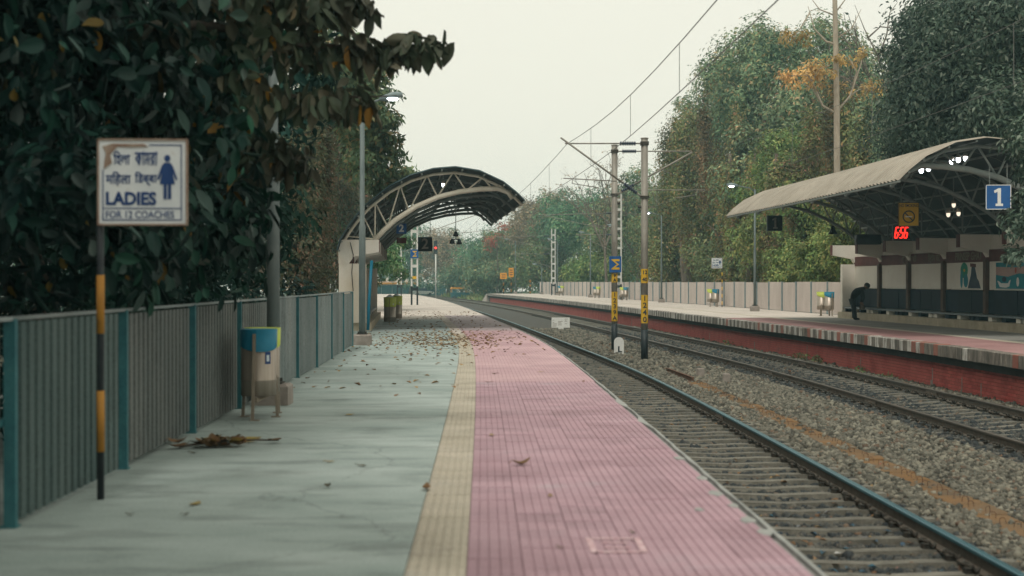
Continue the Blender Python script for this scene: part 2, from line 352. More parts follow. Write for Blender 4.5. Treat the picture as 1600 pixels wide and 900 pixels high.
def leafm(name, isl, rough=.6, trans=.22):
    k = (.95, 1.3, 1.55) if 'dark' in name and 'mango' not in name else (1.45, 1.55, 1.65)
    m = len(isl) // 2; mid = isl[m][1]
    isl = [(p, tuple(min(.7, (c[i] * .6 + mid[i] * .4 if p < .9 and 'large' not in name else c[i]) * k[i]) for i in range(3))) for p, c in isl]
    return mat(name, (.1, .1, .1), island=isl, rough=rough, trans=trans, spec=.25)
M['lf_big'] = leafm('large dark leaves', [(0, (.004, .017, .013)), (.45, (.008, .030, .020)), (.72, (.022, .066, .038)), (.86, (.055, .068, .052)), (.982, (.095, .095, .072)), (.99, (.26, .13, .02)), (1, (.22, .10, .02))], .6, .1)
M['lf_taupe'] = leafm('drooping dusty leaves', [(0, (.010, .034, .018)), (.42, (.022, .05, .026)), (.62, (.04, .05, .03)), (.9, (.085, .078, .05)), (.965, (.12, .10, .065)), (.975, (.26, .125, .02)), (1, (.24, .11, .02))], .6, .15)
M['lf_bigdark'] = leafm('dark leaves', [(0, (.005, .018, .014)), (.6, (.010, .030, .021)), (1, (.018, .042, .027))], .8, .08)
M['lf_brown'] = leafm('brown green leaves', [(0, (.02, .04, .024)), (.45, (.042, .062, .03)), (.75, (.09, .08, .042)), (1, (.15, .085, .045))])
M['lf_green'] = leafm('mid green leaves', [(0, (.04, .085, .045)), (.5, (.085, .135, .06)), (.85, (.15, .175, .07)), (1, (.25, .17, .075))])
M['lf_mango'] = leafm('dark mango leaves', [(0, (.035, .085, .058)), (.45, (.075, .14, .08)), (.8, (.15, .19, .09)), (1, (.30, .21, .09))])
M['lf_vine'] = leafm('creeper leaves', [(0, (.035, .065, .03)), (.4, (.085, .12, .045)), (.7, (.17, .165, .06)), (1, (.27, .155, .07))])
M['lf_brownvine'] = leafm('rusty creeper leaves', [(0, (.06, .055, .03)), (.5, (.14, .10, .045)), (1, (.22, .12, .06))])
M['lf_fresh'] = leafm('fresh green leaves', [(0, (.06, .115, .04)), (.6, (.12, .18, .055)), (1, (.23, .22, .07))])
M['lf_orange'] = leafm('orange leaves', [(0, (.36, .22, .07)), (.5, (.44, .27, .09)), (1, (.27, .18, .09))])
M['lf_dusk'] = leafm('dark dusty leaves', [(0, (.012, .024, .018)), (.4, (.034, .048, .030)), (.75, (.09, .095, .058)), (1, (.19, .165, .11))])
M['lf_far'] = leafm('far tree leaves', [(0, (.04, .10, .06)), (.6, (.08, .16, .085)), (1, (.16, .22, .10))])
M['lf_farbrown'] = leafm('far brown leaves', [(0, (.10, .10, .055)), (.6, (.22, .16, .09)), (1, (.34, .21, .12))])
M['lf_red'] = leafm('red blossom', [(0, (.24, .06, .04)), (1, (.32, .09, .055))])
M['grass'] = leafm('grass', [(0, (.05, .09, .03)), (.6, (.10, .14, .05)), (1, (.2, .18, .08))])

# ================================================================== THE SETTING
Z1 = .12                       # the opposite platform stands a little higher
g = MB().box(-224, 224, -34, 403, -1.4, -1.12).build('ground', M['earth']); struct(g)

# vectorised line lookup for scatter work
_gy = np.linspace(-30, 420, 4501); _ge = np.array([E(y) for y in _gy]); _gs = np.gradient(_ge, _gy)
def PV(Y, d, z):
    e = np.interp(Y, _gy, _ge); s = np.interp(Y, _gy, _gs); n = np.sqrt(1 + s * s)
    return np.stack([e + d / n, Y - d * s / n, z], 1)

def np_mesh(name, V, Fc, k, mat, parent=None):
    """V (N,3), Fc (M,k) faces"""
    me = bpy.data.meshes.new(name)
    me.vertices.add(len(V)); me.vertices.foreach_set('co', np.ascontiguousarray(V, dtype=np.float32).ravel())
    me.loops.add(Fc.size); me.loops.foreach_set('vertex_index', np.ascontiguousarray(Fc, dtype=np.int32).ravel())
    me.polygons.add(len(Fc)); me.polygons.foreach_set('loop_start', np.arange(0, Fc.size, k, dtype=np.int32))
    me.materials.append(mat); me.update(calc_edges=True); me.validate()
    return inst(name, me, parent)

# ---- near platform
pf = sweep([(-9, -1.3), (-.03, -1.3), (-.03, -.03), (-9, -.03)], -12, 188, 2).build('platform', M['grey_edge']); struct(pf)
sweep([(-7, -.05), (-2.312, -.05), (-2.312, 0), (-7, 0)], -12, 46.2, 1.2).build('concrete_paving', M['concrete'], pf)
sweep([(-7, -.05), (-2.312, -.05), (-2.312, .0), (-7, .0)], 46.23, 61, 1.2).build('grey_paving', M['slabgrey'], pf)
sweep([(-7, -.05), (-2.312, -.05), (-2.312, .0), (-7, .0)], 61.03, 188, 2).build('dusty_paving', M['dusty'], pf)
for Yj in (48.6, 51.2, 54.0, 57):                     # joints between the cast slabs under the shelter
    sweep([(-5.0, .001), (-2.33, .001), (-2.33, .004), (-5.0, .004)], Yj, Yj + .03, .03).build('slab_joint', M['void'], pf)
def edge_strip():
    mb = MB(); Ys = np.arange(-12, 188, .45); q = random.Random(3)
    for Y in Ys:
        w_ = q.uniform(.02, .045) if q.random() < .88 else q.uniform(.06, .1)
        a = [P(Y, -w_, -.2), P(Y, 0, -.2), P(Y, q.uniform(-.012, .004), .002), P(Y, -w_, .003)]
        mb.v += [tuple(v) for v in a]
    for i in range(len(Ys) - 1):
        for j in range(4): mb.f.append((i*4+j, i*4+(j+1) % 4, i*4+4+(j+1) % 4, i*4+4+j))
    return mb.build('edge_strip', M['grey_edge'], pf)
edge_strip()
def ribbed(half, n, gap, bev, thick=.02):
    mb = MB(); w_ = 2 * half / n
    mb.box(-half, half, -half, half, -thick, -.007)
    for i in range(n):
        x0 = -half + i * w_ + gap / 2; x1 = x0 + w_ - gap
        mb.add([(x0, -half, -.006), (x1, -half, -.006), (x1, half, -.006), (x0, half, -.006),
                (x0 + bev, -half + .001, 0), (x1 - bev, -half + .001, 0), (x1 - bev, half - .001, 0), (x0 + bev, half - .001, 0)],
               [(4, 5, 6, 7), (0, 1, 5, 4), (1, 2, 6, 5), (2, 3, 7, 6), (3, 0, 4, 7)])
    return mb
PT = 1.9 / 6; YP0 = 7.0; NROW = 50
tile_me = ribbed(PT / 2 - .001, 5, .007, .003).mesh('tile', M['pink'])
for r_ in range(NROW):
    for c in range(6):
        Y = YP0 + (r_ + .5) * PT
        o = inst('tile', tile_me, pf, P(Y, -1.97 + (c + .5) * PT, rnd.uniform(-.0025, .0015)), yaw(Y))
        o.rotation_euler = (rnd.uniform(-.004, .004), rnd.uniform(-.004, .004), yaw(Y))
ty_me = ribbed(.17 - .002, 6, .02, .006).mesh('tactile_tile', M['yellow'])
NY = 60
for r_ in range(NY):
    Y = YP0 + (r_ + .5) * .34
    inst('tactile_tile', ty_me, pf, P(Y, -2.14, rnd.uniform(-.002, .001)), yaw(Y))
M['lilac'] = mat('lilac grey paving', (.33, .27, .285), (.43, .355, .36), .7, .75, .15, 25, c3=(.46, .37, .35))  # greyer tile colour for the stretch beside the shelter
def ribsheet(name, Y0, Y1, d0, d1, pitch, m, step=1.2):
    prof = [(d0, -.05)]
    k = int(round((d1 - d0) / pitch))
    prof2 = []
    for i in range(k):
        a = d0 + i * (d1 - d0) / k; b = a + (d1 - d0) / k
        prof2 += [(a, -.006), (a + .007, 0), (b - .007, 0), (b, -.006)]
    prof = [(d0, -.05), (d1, -.05)] + prof2[::-1]
    return sweep(prof, Y0, Y1, step).build(name, m, pf)
YPF = YP0 + NROW * PT + .004
ribsheet('tiled_paving', YPF, 47, -1.97, -.05, .0633, M['pinkfar'])
sweep([(-1.97, -.05), (-.05, -.05), (-.05, 0), (-1.97, 0)], 47.02, 68, 1.2).build('tiled_paving', M['lilac'], pf)
sweep([(-1.97, -.05), (-.05, -.05), (-.05, 0), (-1.97, 0)], 68.02, 188, 2).build('tiled_paving', M['dusty'], pf)
ribsheet('tactile_strip', YP0 + NY * .34 + .004, 44, -2.308, -1.972, .056, M['yellow'], 1.5)
ribsheet('tactile_strip', 44.004, 188, -2.308, -1.972, .056, M['dusty'], 1.5)
ribsheet('tactile_strip', -12, YP0 - .004, -2.308, -1.972, .056, M['yellow'], 1.5)
ribsheet('tiled_paving', -12, YP0 - .004, -1.97, -.05, .0633, M['pinkfar'])
# a faded painted square on the tiles, and grey cement repairs along the edge
sq = MB(); 
for a in ((-.14, .14, -.24, -.20), (-.14, .14, .2, .24), (-.17, -.13, -.24, .24), (.13, .17, -.24, .24), (-.08, .08, -.1, -.07), (-.08, .08, .06, .09)): sq.box(a[0], a[1], a[2], a[3], .0018, .0042)
M['chalk'] = mat('worn chalk paint', (.66, .50, .52), (.52, .30, .33), 22, .9, lo=.4, hi=.6)
sq.build('faded_marking', M['chalk'], pf, loc=P(8.65, -1.07, 0), rz=yaw(9))
for (Y, d, s_) in ((9.55, -.10, .08), (10.0, -.36, .05), (10.75, -.12, .09), (11.6, -.09, .07), (12.9, -.1, .07), (9.1, -.07, .08), (10.15, -.09, .06)):
    q = random.Random(int(Y * 100)); mb = MB(); n = 11
    pts = [(s_ * q.uniform(.65, 1.15) * math.cos(k * 2 * math.pi / n) * .7, s_ * q.uniform(.7, 1.3) * math.sin(k * 2 * math.pi / n) * 1.5) for k in range(n)]
    mb.add([(x, y, .003) for x, y in pts] + [(x, y, -.01) for x, y in pts], [tuple(range(n))] + [(k, k + n, (k + 1) % n + n, (k + 1) % n) for k in range(n)])
    mb.build('cement_patch', M['grey_edge'], pf, loc=P(Y, d, 0))

# ---- opposite platform
YA, YB = 20, 178
def ramp(Y): return 0 if Y < 174 else -(Y - 174) * .25
op = sweep([(9.62, -1.3), (26, -1.3), (26, Z1 - .05), (9.62, Z1 - .05)], YA, YB, 2, zf=lambda Y: 0).build('platform', M['grey_edge']); struct(op)
sweep([(9.3, Z1 - .06), (11.2, Z1 - .06), (11.2, Z1), (9.3, Z1)], YA, 58, 1.5).build('tiled_paving', M['pinkdark'], op)
sweep([(9.3, Z1 - .06), (11.2, Z1 - .06), (11.2, Z1), (9.3, Z1)], 58.02, YB, 1.5).build('tiled_paving', M['dusty'], op)
sweep([(11.203, Z1 - .06), (11.52, Z1 - .06), (11.52, Z1), (11.203, Z1)], YA, YB, 1.5).build('tactile_strip', M['yellow'], op)
sweep([(11.523, Z1 - .06), (17, Z1 - .06), (17, Z1), (11.523, Z1)], YA, 58, 1.5).build('concrete_paving', M['deckgrey'], op)
sweep([(11.523, Z1 - .06), (17, Z1 - .06), (17, Z1), (11.523, Z1)], 58.02, YB, 1.5).build('concrete_paving', M['dusty'], op)
# soffit under the coping and the brick wall behind it
sweep([(9.16, -.34), (9.4, -.34), (9.4, -.152), (9.16, -.152)], YA, YB, 2).build('coping_soffit', M['void'], op)  # dark strip: shade of the recess put into the soffit colour
BW0 = 9.36
wall = sweep([(BW0, -1.2), (BW0 + .3, -1.2), (BW0 + .3, -.16), (BW0, -.16)], YA, YB, 1.5).build('brick_wall', M['mortar'], op)
bl, bh, bd = .235, .07, .05
def brick_box(mb, Y, row, jit=0., L=bl):
    z0 = -1.14 + row * (bh + .01); a = P(Y, BW0 + .04 - jit); 
    mm = Matrix.Translation(Vector((a.x, a.y, 0))) @ Matrix.Rotation(yaw(Y), 4, 'Z')
    mb.bevbox(-.05, .04, .004, L - .004, z0, z0 + bh, .006, mm)
brick_me = MB().bevbox(-.05, .04, .004, bl - .004, 0, bh, .006).mesh('brick', M['brick'])
ROWS = 12; Y = 29.2; col = 0; nb = 0
while nb < 300:
    for row in range(ROWS):
        Yr = Y + (bl / 2 if row % 2 else 0)
        if nb < 300:
            inst('brick', brick_me, wall, P(Yr, BW0 + .04 - rnd.uniform(0, .008), -1.14 + row * (bh + .01)), yaw(Yr) + rnd.uniform(-.008, .008)); nb += 1
    Y += bl
YBK = Y
mb = MB()
for (Ys, Ye) in ((YA + .3, 29.2), (YBK, 95)):
    Y = Ys
    while Y < Ye - .01:
        for row in range(ROWS): brick_box(mb, Y + (bl / 2 if row % 2 else 0), row, rnd.uniform(0, .008))
        Y += bl
stuff(mb.build('brickwork', M['brickstuff'], wall))
sweep([(BW0 - .012, -1.14), (BW0 + .01, -1.14), (BW0 + .01, -.18), (BW0 - .012, -.18)], 95.02, YB - 1, 2).build('wall_face', M['brickstuff'], wall)
for Y in (31.4, 32.6, 34.6, 40.4, 46, 53, 61, 70, 82):
    q = random.Random(int(Y * 10)); w_ = q.uniform(.06, .12)
    zt = q.uniform(-.7, -.4); sweep([(BW0 - .022, -1.1), (BW0 + .02, -1.1), (BW0 + .02, zt), (BW0 - .022, zt)], Y, Y + w_ * .55, .05).build('cement_patch', M['patch'], wall)
    sweep([(BW0 - .026, -1.1), (BW0 + .02, -1.1), (BW0 + .02, zt - .3), (BW0 - .026, zt - .3)], Y + w_ * .2, Y + w_ * 1.6, .05).build('cement_patch', M['patch'], wall)
# coping stones, painted in turns of white, red and bare
cl = .32
cope_me = {}
for k in ('grime', 'copewhite', 'copered'):
    cope_me[k] = MB().bevbox(-.33, 0, .006, cl - .006, -.27, 0, .012, Matrix.Translation((.0, 0, 0))).mesh('coping_stone', M[k])
Y = 27.3; i = 0
far = {k: MB() for k in cope_me}
for Y in np.arange(21.4, YB - .4, cl):
    q = rnd.random()
    if Y < 34: k = 'grime' if q < .72 else ('copewhite' if q < .92 else 'copered')
    elif Y < 62: k = ('copewhite' if i % 2 else ('copered' if q < .35 else 'grime')) if q < .8 else 'grime'
    else: k = 'copewhite' if i % 2 or q < .15 else 'grime'
    a = P(Y, 9.32, Z1 + rnd.uniform(-.006, .006))
    if 26.8 < Y < 26.8 + 300 * cl:
        inst('coping_stone', cope_me[k], op, a, yaw(Y) + rnd.uniform(-.01, .01))
    else:
        far[k].bevbox(-.33, 0, .006, cl - .006, -.27, 0, .012, Matrix.Translation(a) @ Matrix.Rotation(yaw(Y), 4, 'Z'))
    i += 1
for k in far: stuff(far[k].build('coping', M[k], op))
# sloping end of the opposite platform
mb = MB(); a0, a1, b0, b1 = P(YB, 9.0), P(YB, 17), P(YB + 6, 9.0), P(YB + 6, 17)
mb.add([(a0.x, a0.y, Z1), (a1.x, a1.y, Z1), (b1.x, b1.y, -1.05), (b0.x, b0.y, -1.05), (a0.x, a0.y, -1.2), (a1.x, a1.y, -1.2)], [(0, 1, 2, 3), (0, 3, 4), (1, 5, 2), (0, 4, 5, 1)])
mb.build('end_ramp', M['dusty'], op)

# ---- ballast
BED = [(-.1, -1.055), (3.15, -1.055), (3.4, -1.045), (4.0, -1.07), (5.4, -1.05), (6.0, -1.03), (8.6, -.985), (9.6, -.99)]
bed = sweep([(9.6, -1.3), (-.1, -1.3)] + BED, 2, 330, 1.5).build('ballast_bed', M['ballast']); struct(bed)
_bd = np.array([b[0] for b in BED]); _bz = np.array([b[1] for b in BED])
TR1, TR2 = 1.71, 7.235
def stones(name, Y0, Y1, d0, d1, dens, s0, s1, dirty=None):
    n = int((Y1 - Y0) * (d1 - d0) * dens)
    Y = NR.uniform(Y0, Y1, n); d = NR.uniform(d0, d1, n)
    inslp = ((np.abs(d - TR1) < 1.38) | (np.abs(d - TR2) < 1.38)) & (np.abs((Y / .6) % 1 - .5) > .28)
    trough = (np.abs(d - 3.9 + .03 * np.sin(Y * 3)) < .22) & (Y > 13) & (Y < 38) & (NR.random(n) > .07)
    Xw = np.interp(Y, _gy, _ge) + d; px = 800 + Xw / Y * F
    keep = ~inslp & ~trough & (px < 1640) & (px > 640); Y = Y[keep]; d = d[keep]; n = len(Y)
    sz = NR.uniform(s0, s1, n) * NR.choice([.8, 1, 1.25], n, p=[.4, .45, .15])
    z = np.interp(d, _bd, _bz) + sz * NR.uniform(-.05, .35, n)
    inside = (np.abs(d - TR1) < 1.38) | (np.abs(d - TR2) < 1.38)
    z = np.where(inside, z - .012, z)
    c = PV(Y, d, z)
    if dirty is not None:
        sel = inside if dirty else ~inside; c = c[sel]; sz = sz[sel]; n = len(c)
    cube = np.array([(x, y, zz) for zz in (-1, 1) for y in (-1, 1) for x in (-1, 1)], float) * .5
    v = cube[None] * NR.uniform(.55, 1.15, (n, 8, 3)) * NR.uniform(.55, 1.0, (n, 1, 3))
    q = NR.normal(size=(n, 4)); q /= np.linalg.norm(q, axis=1, keepdims=True); w_, x, y, zq = q.T
    Rm = np.stack([1-2*(y*y+zq*zq), 2*(x*y-zq*w_), 2*(x*zq+y*w_), 2*(x*y+zq*w_), 1-2*(x*x+zq*zq), 2*(y*zq-x*w_), 2*(x*zq-y*w_), 2*(y*zq+x*w_), 1-2*(x*x+y*y)], 1).reshape(n, 3, 3)
    v = np.einsum('nij,nkj->nki', Rm, v) * sz[:, None, None] * 1.5 + c[:, None, :]
    f = np.array([(0, 2, 3, 1), (4, 5, 7, 6), (0, 1, 5, 4), (1, 3, 7, 5), (3, 2, 6, 7), (2, 0, 4, 6)])
    Fc = (f[None] + (np.arange(n) * 8)[:, None, None]).reshape(-1, 4)
    return stuff(np_mesh(name, v.reshape(-1, 3), Fc, 4, M['stonedirty' if dirty else 'stone'], bed))
for dt in (False, True):
    stones('ballast_stones', 7, 22, .05, 7.5, 330, .036, .058, dt)
    stones('ballast_stones', 22, 42, .05, 9.4, 190, .044, .068, dt)
    stones('ballast_stones', 42, 80, .3, 9.4, 50, .06, .09, dt)

# ---- tracks
def rail_prof(d, ztop):                      # flat-bottomed rail section, gauge face at d side
    zb = ztop - .172
    return [(d - .075, zb), (d + .075, zb), (d + .075, zb + .014), (d + .012, zb + .032), (d + .010, ztop - .05), (d + .036, ztop - .036),
            (d + .036, ztop - .006), (d + .026, ztop), (d - .026, ztop), (d - .036, ztop - .006), (d - .036, ztop - .036), (d - .010, ztop - .05), (d - .012, zb + .032), (d - .075, zb + .014)]
def clip_mesh():
    mb = MB()
    for sx in (1,):
        mb.tube([(0, -.05, .0), (.02, -.05, .045), (.055, -.035, .055), (.075, 0, .05), (.055, .035, .055), (.02, .05, .045), (0, .05, .0), (-.03, .03, .03)], .012, 5)
        mb.box(-.035, .06, -.03, .03, -.012, .022)
    return mb.mesh('rail_clip', M['clip'])
clip_me = clip_mesh()
sl_mb = MB()
for y0, y1, za, zb in ((-.125, .125, -.17, -.17),):
    sl_mb.add([(-1.37, -.125, -.18), (1.37, -.125, -.18), (1.37, .125, -.18), (-1.37, .125, -.18),
               (-1.36, -.085, 0), (-.5, -.085, 0), (0, -.08, -.018), (.5, -.085, 0), (1.36, -.085, 0),
               (-1.36, .085, 0), (-.5, .085, 0), (0, .08, -.018), (.5, .085, 0), (1.36, .085, 0)],
              [(0, 3, 2, 1), (0, 1, 8, 7, 6, 5, 4), (2, 3, 9, 10, 11, 12, 13), (0, 4, 9, 3), (1, 2, 13, 8), (4, 5, 10, 9), (5, 6, 11, 10), (6, 7, 12, 11), (7, 8, 13, 12)])
slp_me = sl_mb.mesh('sleeper', M['sleeper'])
def track(dc, zl, zr, Y0, Y1, Yend, label, top, nclip):
    t = thing('railway_track', label, 'railway track')
    for dd, zt in ((dc - .875, zl), (dc + .875, zr)):
        rl = sweep(rail_prof(dd, zt), Y0, 330, 1.2).build('rail', M['rust'], t)
        sweep([(dd - .038, zt - .036), (dd - .034, zt - .036), (dd - .025, zt + .001), (dd + .025, zt + .001), (dd + .034, zt - .036), (dd + .038, zt - .036), (dd + .038, zt - .006), (dd + .028, zt + .003), (dd - .028, zt + .003), (dd - .038, zt - .006)], Y0, 330, 1.2).build('running_surface', M[top], rl)
    tilt = math.atan2(zr - zl, 1.75); k = 0; zc = (zl + zr) / 2 - .175
    far_s = MB(); far_c = MB()
    for i in range(int(Y0 / .6), int(260 / .6)):
        Y = i * .6
        if Y < Yend:
            s_ = inst('sleeper', slp_me, t, P(Y, dc + rnd.uniform(-.02, .02), zc + rnd.uniform(-.006, .004)), 0)
            s_.rotation_euler = (0, -tilt, yaw(Y) + rnd.uniform(-.012, .012))
            for dd in (-.875, .875):
                for sd_ in (-1, 1):
                    if k < nclip:
                        c = inst('rail_clip', clip_me, s_, (dd + sd_ * .09, 0, .018)); c.scale = (1.35, 1.35, 1.35); c.rotation_euler = (0, 0, 0 if sd_ > 0 else math.pi)
                    elif Y < 110:
                        a = P(Y, dc + dd + sd_ * .1, zc + .03 + dd * math.tan(tilt)); far_c.box(a.x - .05, a.x + .05, a.y - .05, a.y + .05, a.z - .03, a.z + .035)
            k += 1
        else:
            a = P(Y, dc, zc); far_s.box(-1.37, 1.37, -.11, .11, -.1, 0, Matrix.Translation(a) @ Matrix.Rotation(yaw(Y), 4, 'Z') @ Matrix.Rotation(-tilt, 4, 'Y'))
    stuff(far_s.build('sleepers', M['sleeper'], t)); stuff(far_c.build('rail_clips', M['clip'], t))
    return t
t1 = track(TR1, -.82, -.82, 4.2, 0, 130, 'railway track with one polished blue-sheened rail beside the pink tiled platform', 'railtop', 60)
t2 = track(TR2, -.84, -.765, 15, 0, 140, 'railway track with dull rusty rails below the red brick platform wall', 'railtop2', 46)
# joint plates on the rails
for (tt, dd, zt, Y) in ((t1, TR1 + .875, -.82, 26.3), (t2, TR2 - .875, -.84, 39), (t2, TR2 + .875, -.765, 42), (t2, TR2 + .875, -.765, 31), (t2, TR2 - .875, -.84, 29.6)):
    a = P(Y, dd, zt - .09); mb = MB()
    mb.box(-.045, -.012, -.35, .35, -.05, .045); mb.box(.012, .045, -.35, .35, -.05, .045)
    for yb in (-.26, -.09, .09, .26):
        mb.tube([(-.07, yb, 0), (.07, yb, 0)], .016, 6)
    mb.build('joint_plate', M['rust'], tt, loc=a, rz=yaw(Y))

# ---- cable trough between the tracks: rust-stained cover slabs with lifting loops
ct = thing('cable_trough', 'rust-stained concrete trough covers with wire lifting loops between the two tracks', 'cable trough')
cov_me = MB().bevbox(-.235, .235, .004, .712, -.08, 0, .015).mesh('cover_slab', M['trough'])
loop_me = MB().tube([(-.035, 0, -.01), (-.035, 0, .05), (-.018, 0, .07), (.018, 0, .07), (.035, 0, .05), (.035, 0, -.01)], .0045, 5).mesh('lifting_loop', M['rebar'])
Y = 13.2
while Y < 37:
    q = rnd.random()
    c = inst('cover_slab', cov_me, ct, P(Y, 3.9 + rnd.uniform(-.03, .03), -1.03 + rnd.uniform(-.03, .0)), yaw(Y) + rnd.uniform(-.03, .03))
    c.rotation_euler = (rnd.uniform(-.02, .02), rnd.uniform(-.02, .02), yaw(Y) + rnd.uniform(-.03, .03))
    for yy in (.15, .52):
        lp = inst('lifting_loop', loop_me, c, (rnd.uniform(-.06, .06), yy, 0), rnd.uniform(-.6, .6)); lp.rotation_euler = (rnd.uniform(-.3, .3), 0, lp.rotation_euler[2])
    Y += .715
a = P(38.2, 3.95, -1.0)
tag(sweep([(3.82, -1.07), (3.97, -1.07), (3.95, -1.05), (3.92, -1.03), (3.92, -.95), (3.94, -.92), (3.86, -.92), (3.88, -.95), (3.88, -1.03), (3.84, -1.05)], 37.4, 41.5, .6).build('rail_offcut', M['rebar']), 'short rusty length of scrap rail lying on the ballast beyond the trough', 'scrap rail')
for k, (Y, d) in enumerate(((37.2, 4.75), (39.5, 4.5))):
    mb = MB(); mb.bevbox(-.09, .09, -.09, .09, -.1, .24, .02); mb.box(-.11, .11, -.03, .03, .05, .08)
    tag(mb.build('marker_stump', M['patch'], None, loc=P(Y, d, -1.05), rz=.2 * k), ('squat grey concrete stump in the ballast nearer the scrap rail end', 'small grey concrete stump in the ballast beside the scrap rail')[k], 'concrete stump')

# ================================================================== FENCES
def corrugated(mb, Y0, Y1, d, z0, z1, pitch, depth, side):
    prof = []; v = Y0
    while v < Y1 - 1e-6:
        for f_, o_ in ((0, 0), (.26, 0), (.36, depth), (.9, depth)): prof.append((min(v + f_ * pitch, Y1), o_))
        v += pitch
    b = len(mb.v); n = len(prof)
    for (Y, o_) in prof:
        mb.v.append(tuple(P(Y, d + side * o_, z0))); mb.v.append(tuple(P(Y, d + side * o_, z1)))
    for i in range(n - 1): mb.f.append((b + 2*i, b + 2*i + 2, b + 2*i + 3, b + 2*i + 1))
    c = len(mb.v)                                   # back skin: a real thickness
    for (Y, o_) in prof:
        mb.v.append(tuple(P(Y, d + side * (o_ - .004), z0))); mb.v.append(tuple(P(Y, d + side * (o_ - .004), z1)))
    for i in range(n - 1):
        mb.f.append((c + 2*i + 1, c + 2*i + 3, c + 2*i + 2, c + 2*i)); mb.f.append((b + 2*i + 1, b + 2*i + 3, c + 2*i + 3, c + 2*i + 1))
    return mb
FD = -4.98
fl = thing('fence', 'grey corrugated metal fence with teal posts behind the near litter bins', 'fence')
posts = [6.45 - 2.9, 6.45] + [9.36 + 2.9 * i for i in range(10)]
for i, Y in enumerate(posts[:-1]):
    Y2 = posts[i + 1]
    corrugated(MB(), Y + .06, Y2 - .26 - rnd.uniform(0, .1), FD + rnd.uniform(-.008, .008), .04 + rnd.uniform(-.02, .02), 1.33 + rnd.uniform(-.012, .012), .17, .06, 1).build('corrugated_sheet', M['galv_teal_shade' if i < 3 else ('galv_brown_shade' if i < 6 else 'galv')], fl)  # sheets get paler along the fence: tree shade put into the colour
    for z in (.66,):
        sweep([(FD - .06, z), (FD - .015, z), (FD - .015, z + .045), (FD - .06, z + .045)], Y, Y2, .8).build('fence_rail', M['teal'], fl)
    sweep([(FD - .015, 1.348), (FD + .05, 1.348), (FD + .05, 1.372), (FD - .015, 1.372)], Y, Y2 - .004, .8).build('top_rail', M['galv'], fl)
for Y in posts:
    a = P(Y, FD + .012, 0); mb = MB(); mb.box(-.026, .05, -.026, .026, 0, 1.36); mb.box(-.05, .06, -.05, .05, .001, .012)
    mb.build('post', M['teal'], fl, loc=a, rz=yaw(Y))
FR = 15.45
fr = thing('fence', 'pale weathered sheet metal fence along the back of the opposite platform', 'fence')
Y = 58.6; pr = []
while Y < 177: pr.append(Y); Y += 2.6
for i, Y in enumerate(pr[:-1]):
    corrugated(MB(), Y + .07, pr[i + 1] - .05, FR + rnd.uniform(-.01, .01), Z1 + .05, Z1 + 1.47 + rnd.uniform(-.02, .02), .2 if Y > 90 else .15, .03, -1).build('corrugated_sheet', M['galv2'], fr)
for Y in pr:
    MB().box(-.045, .03, -.045, .045, 0, 1.5).build('post', M['tealgrey'], fr, loc=P(Y, FR - .05, Z1), rz=yaw(Y))

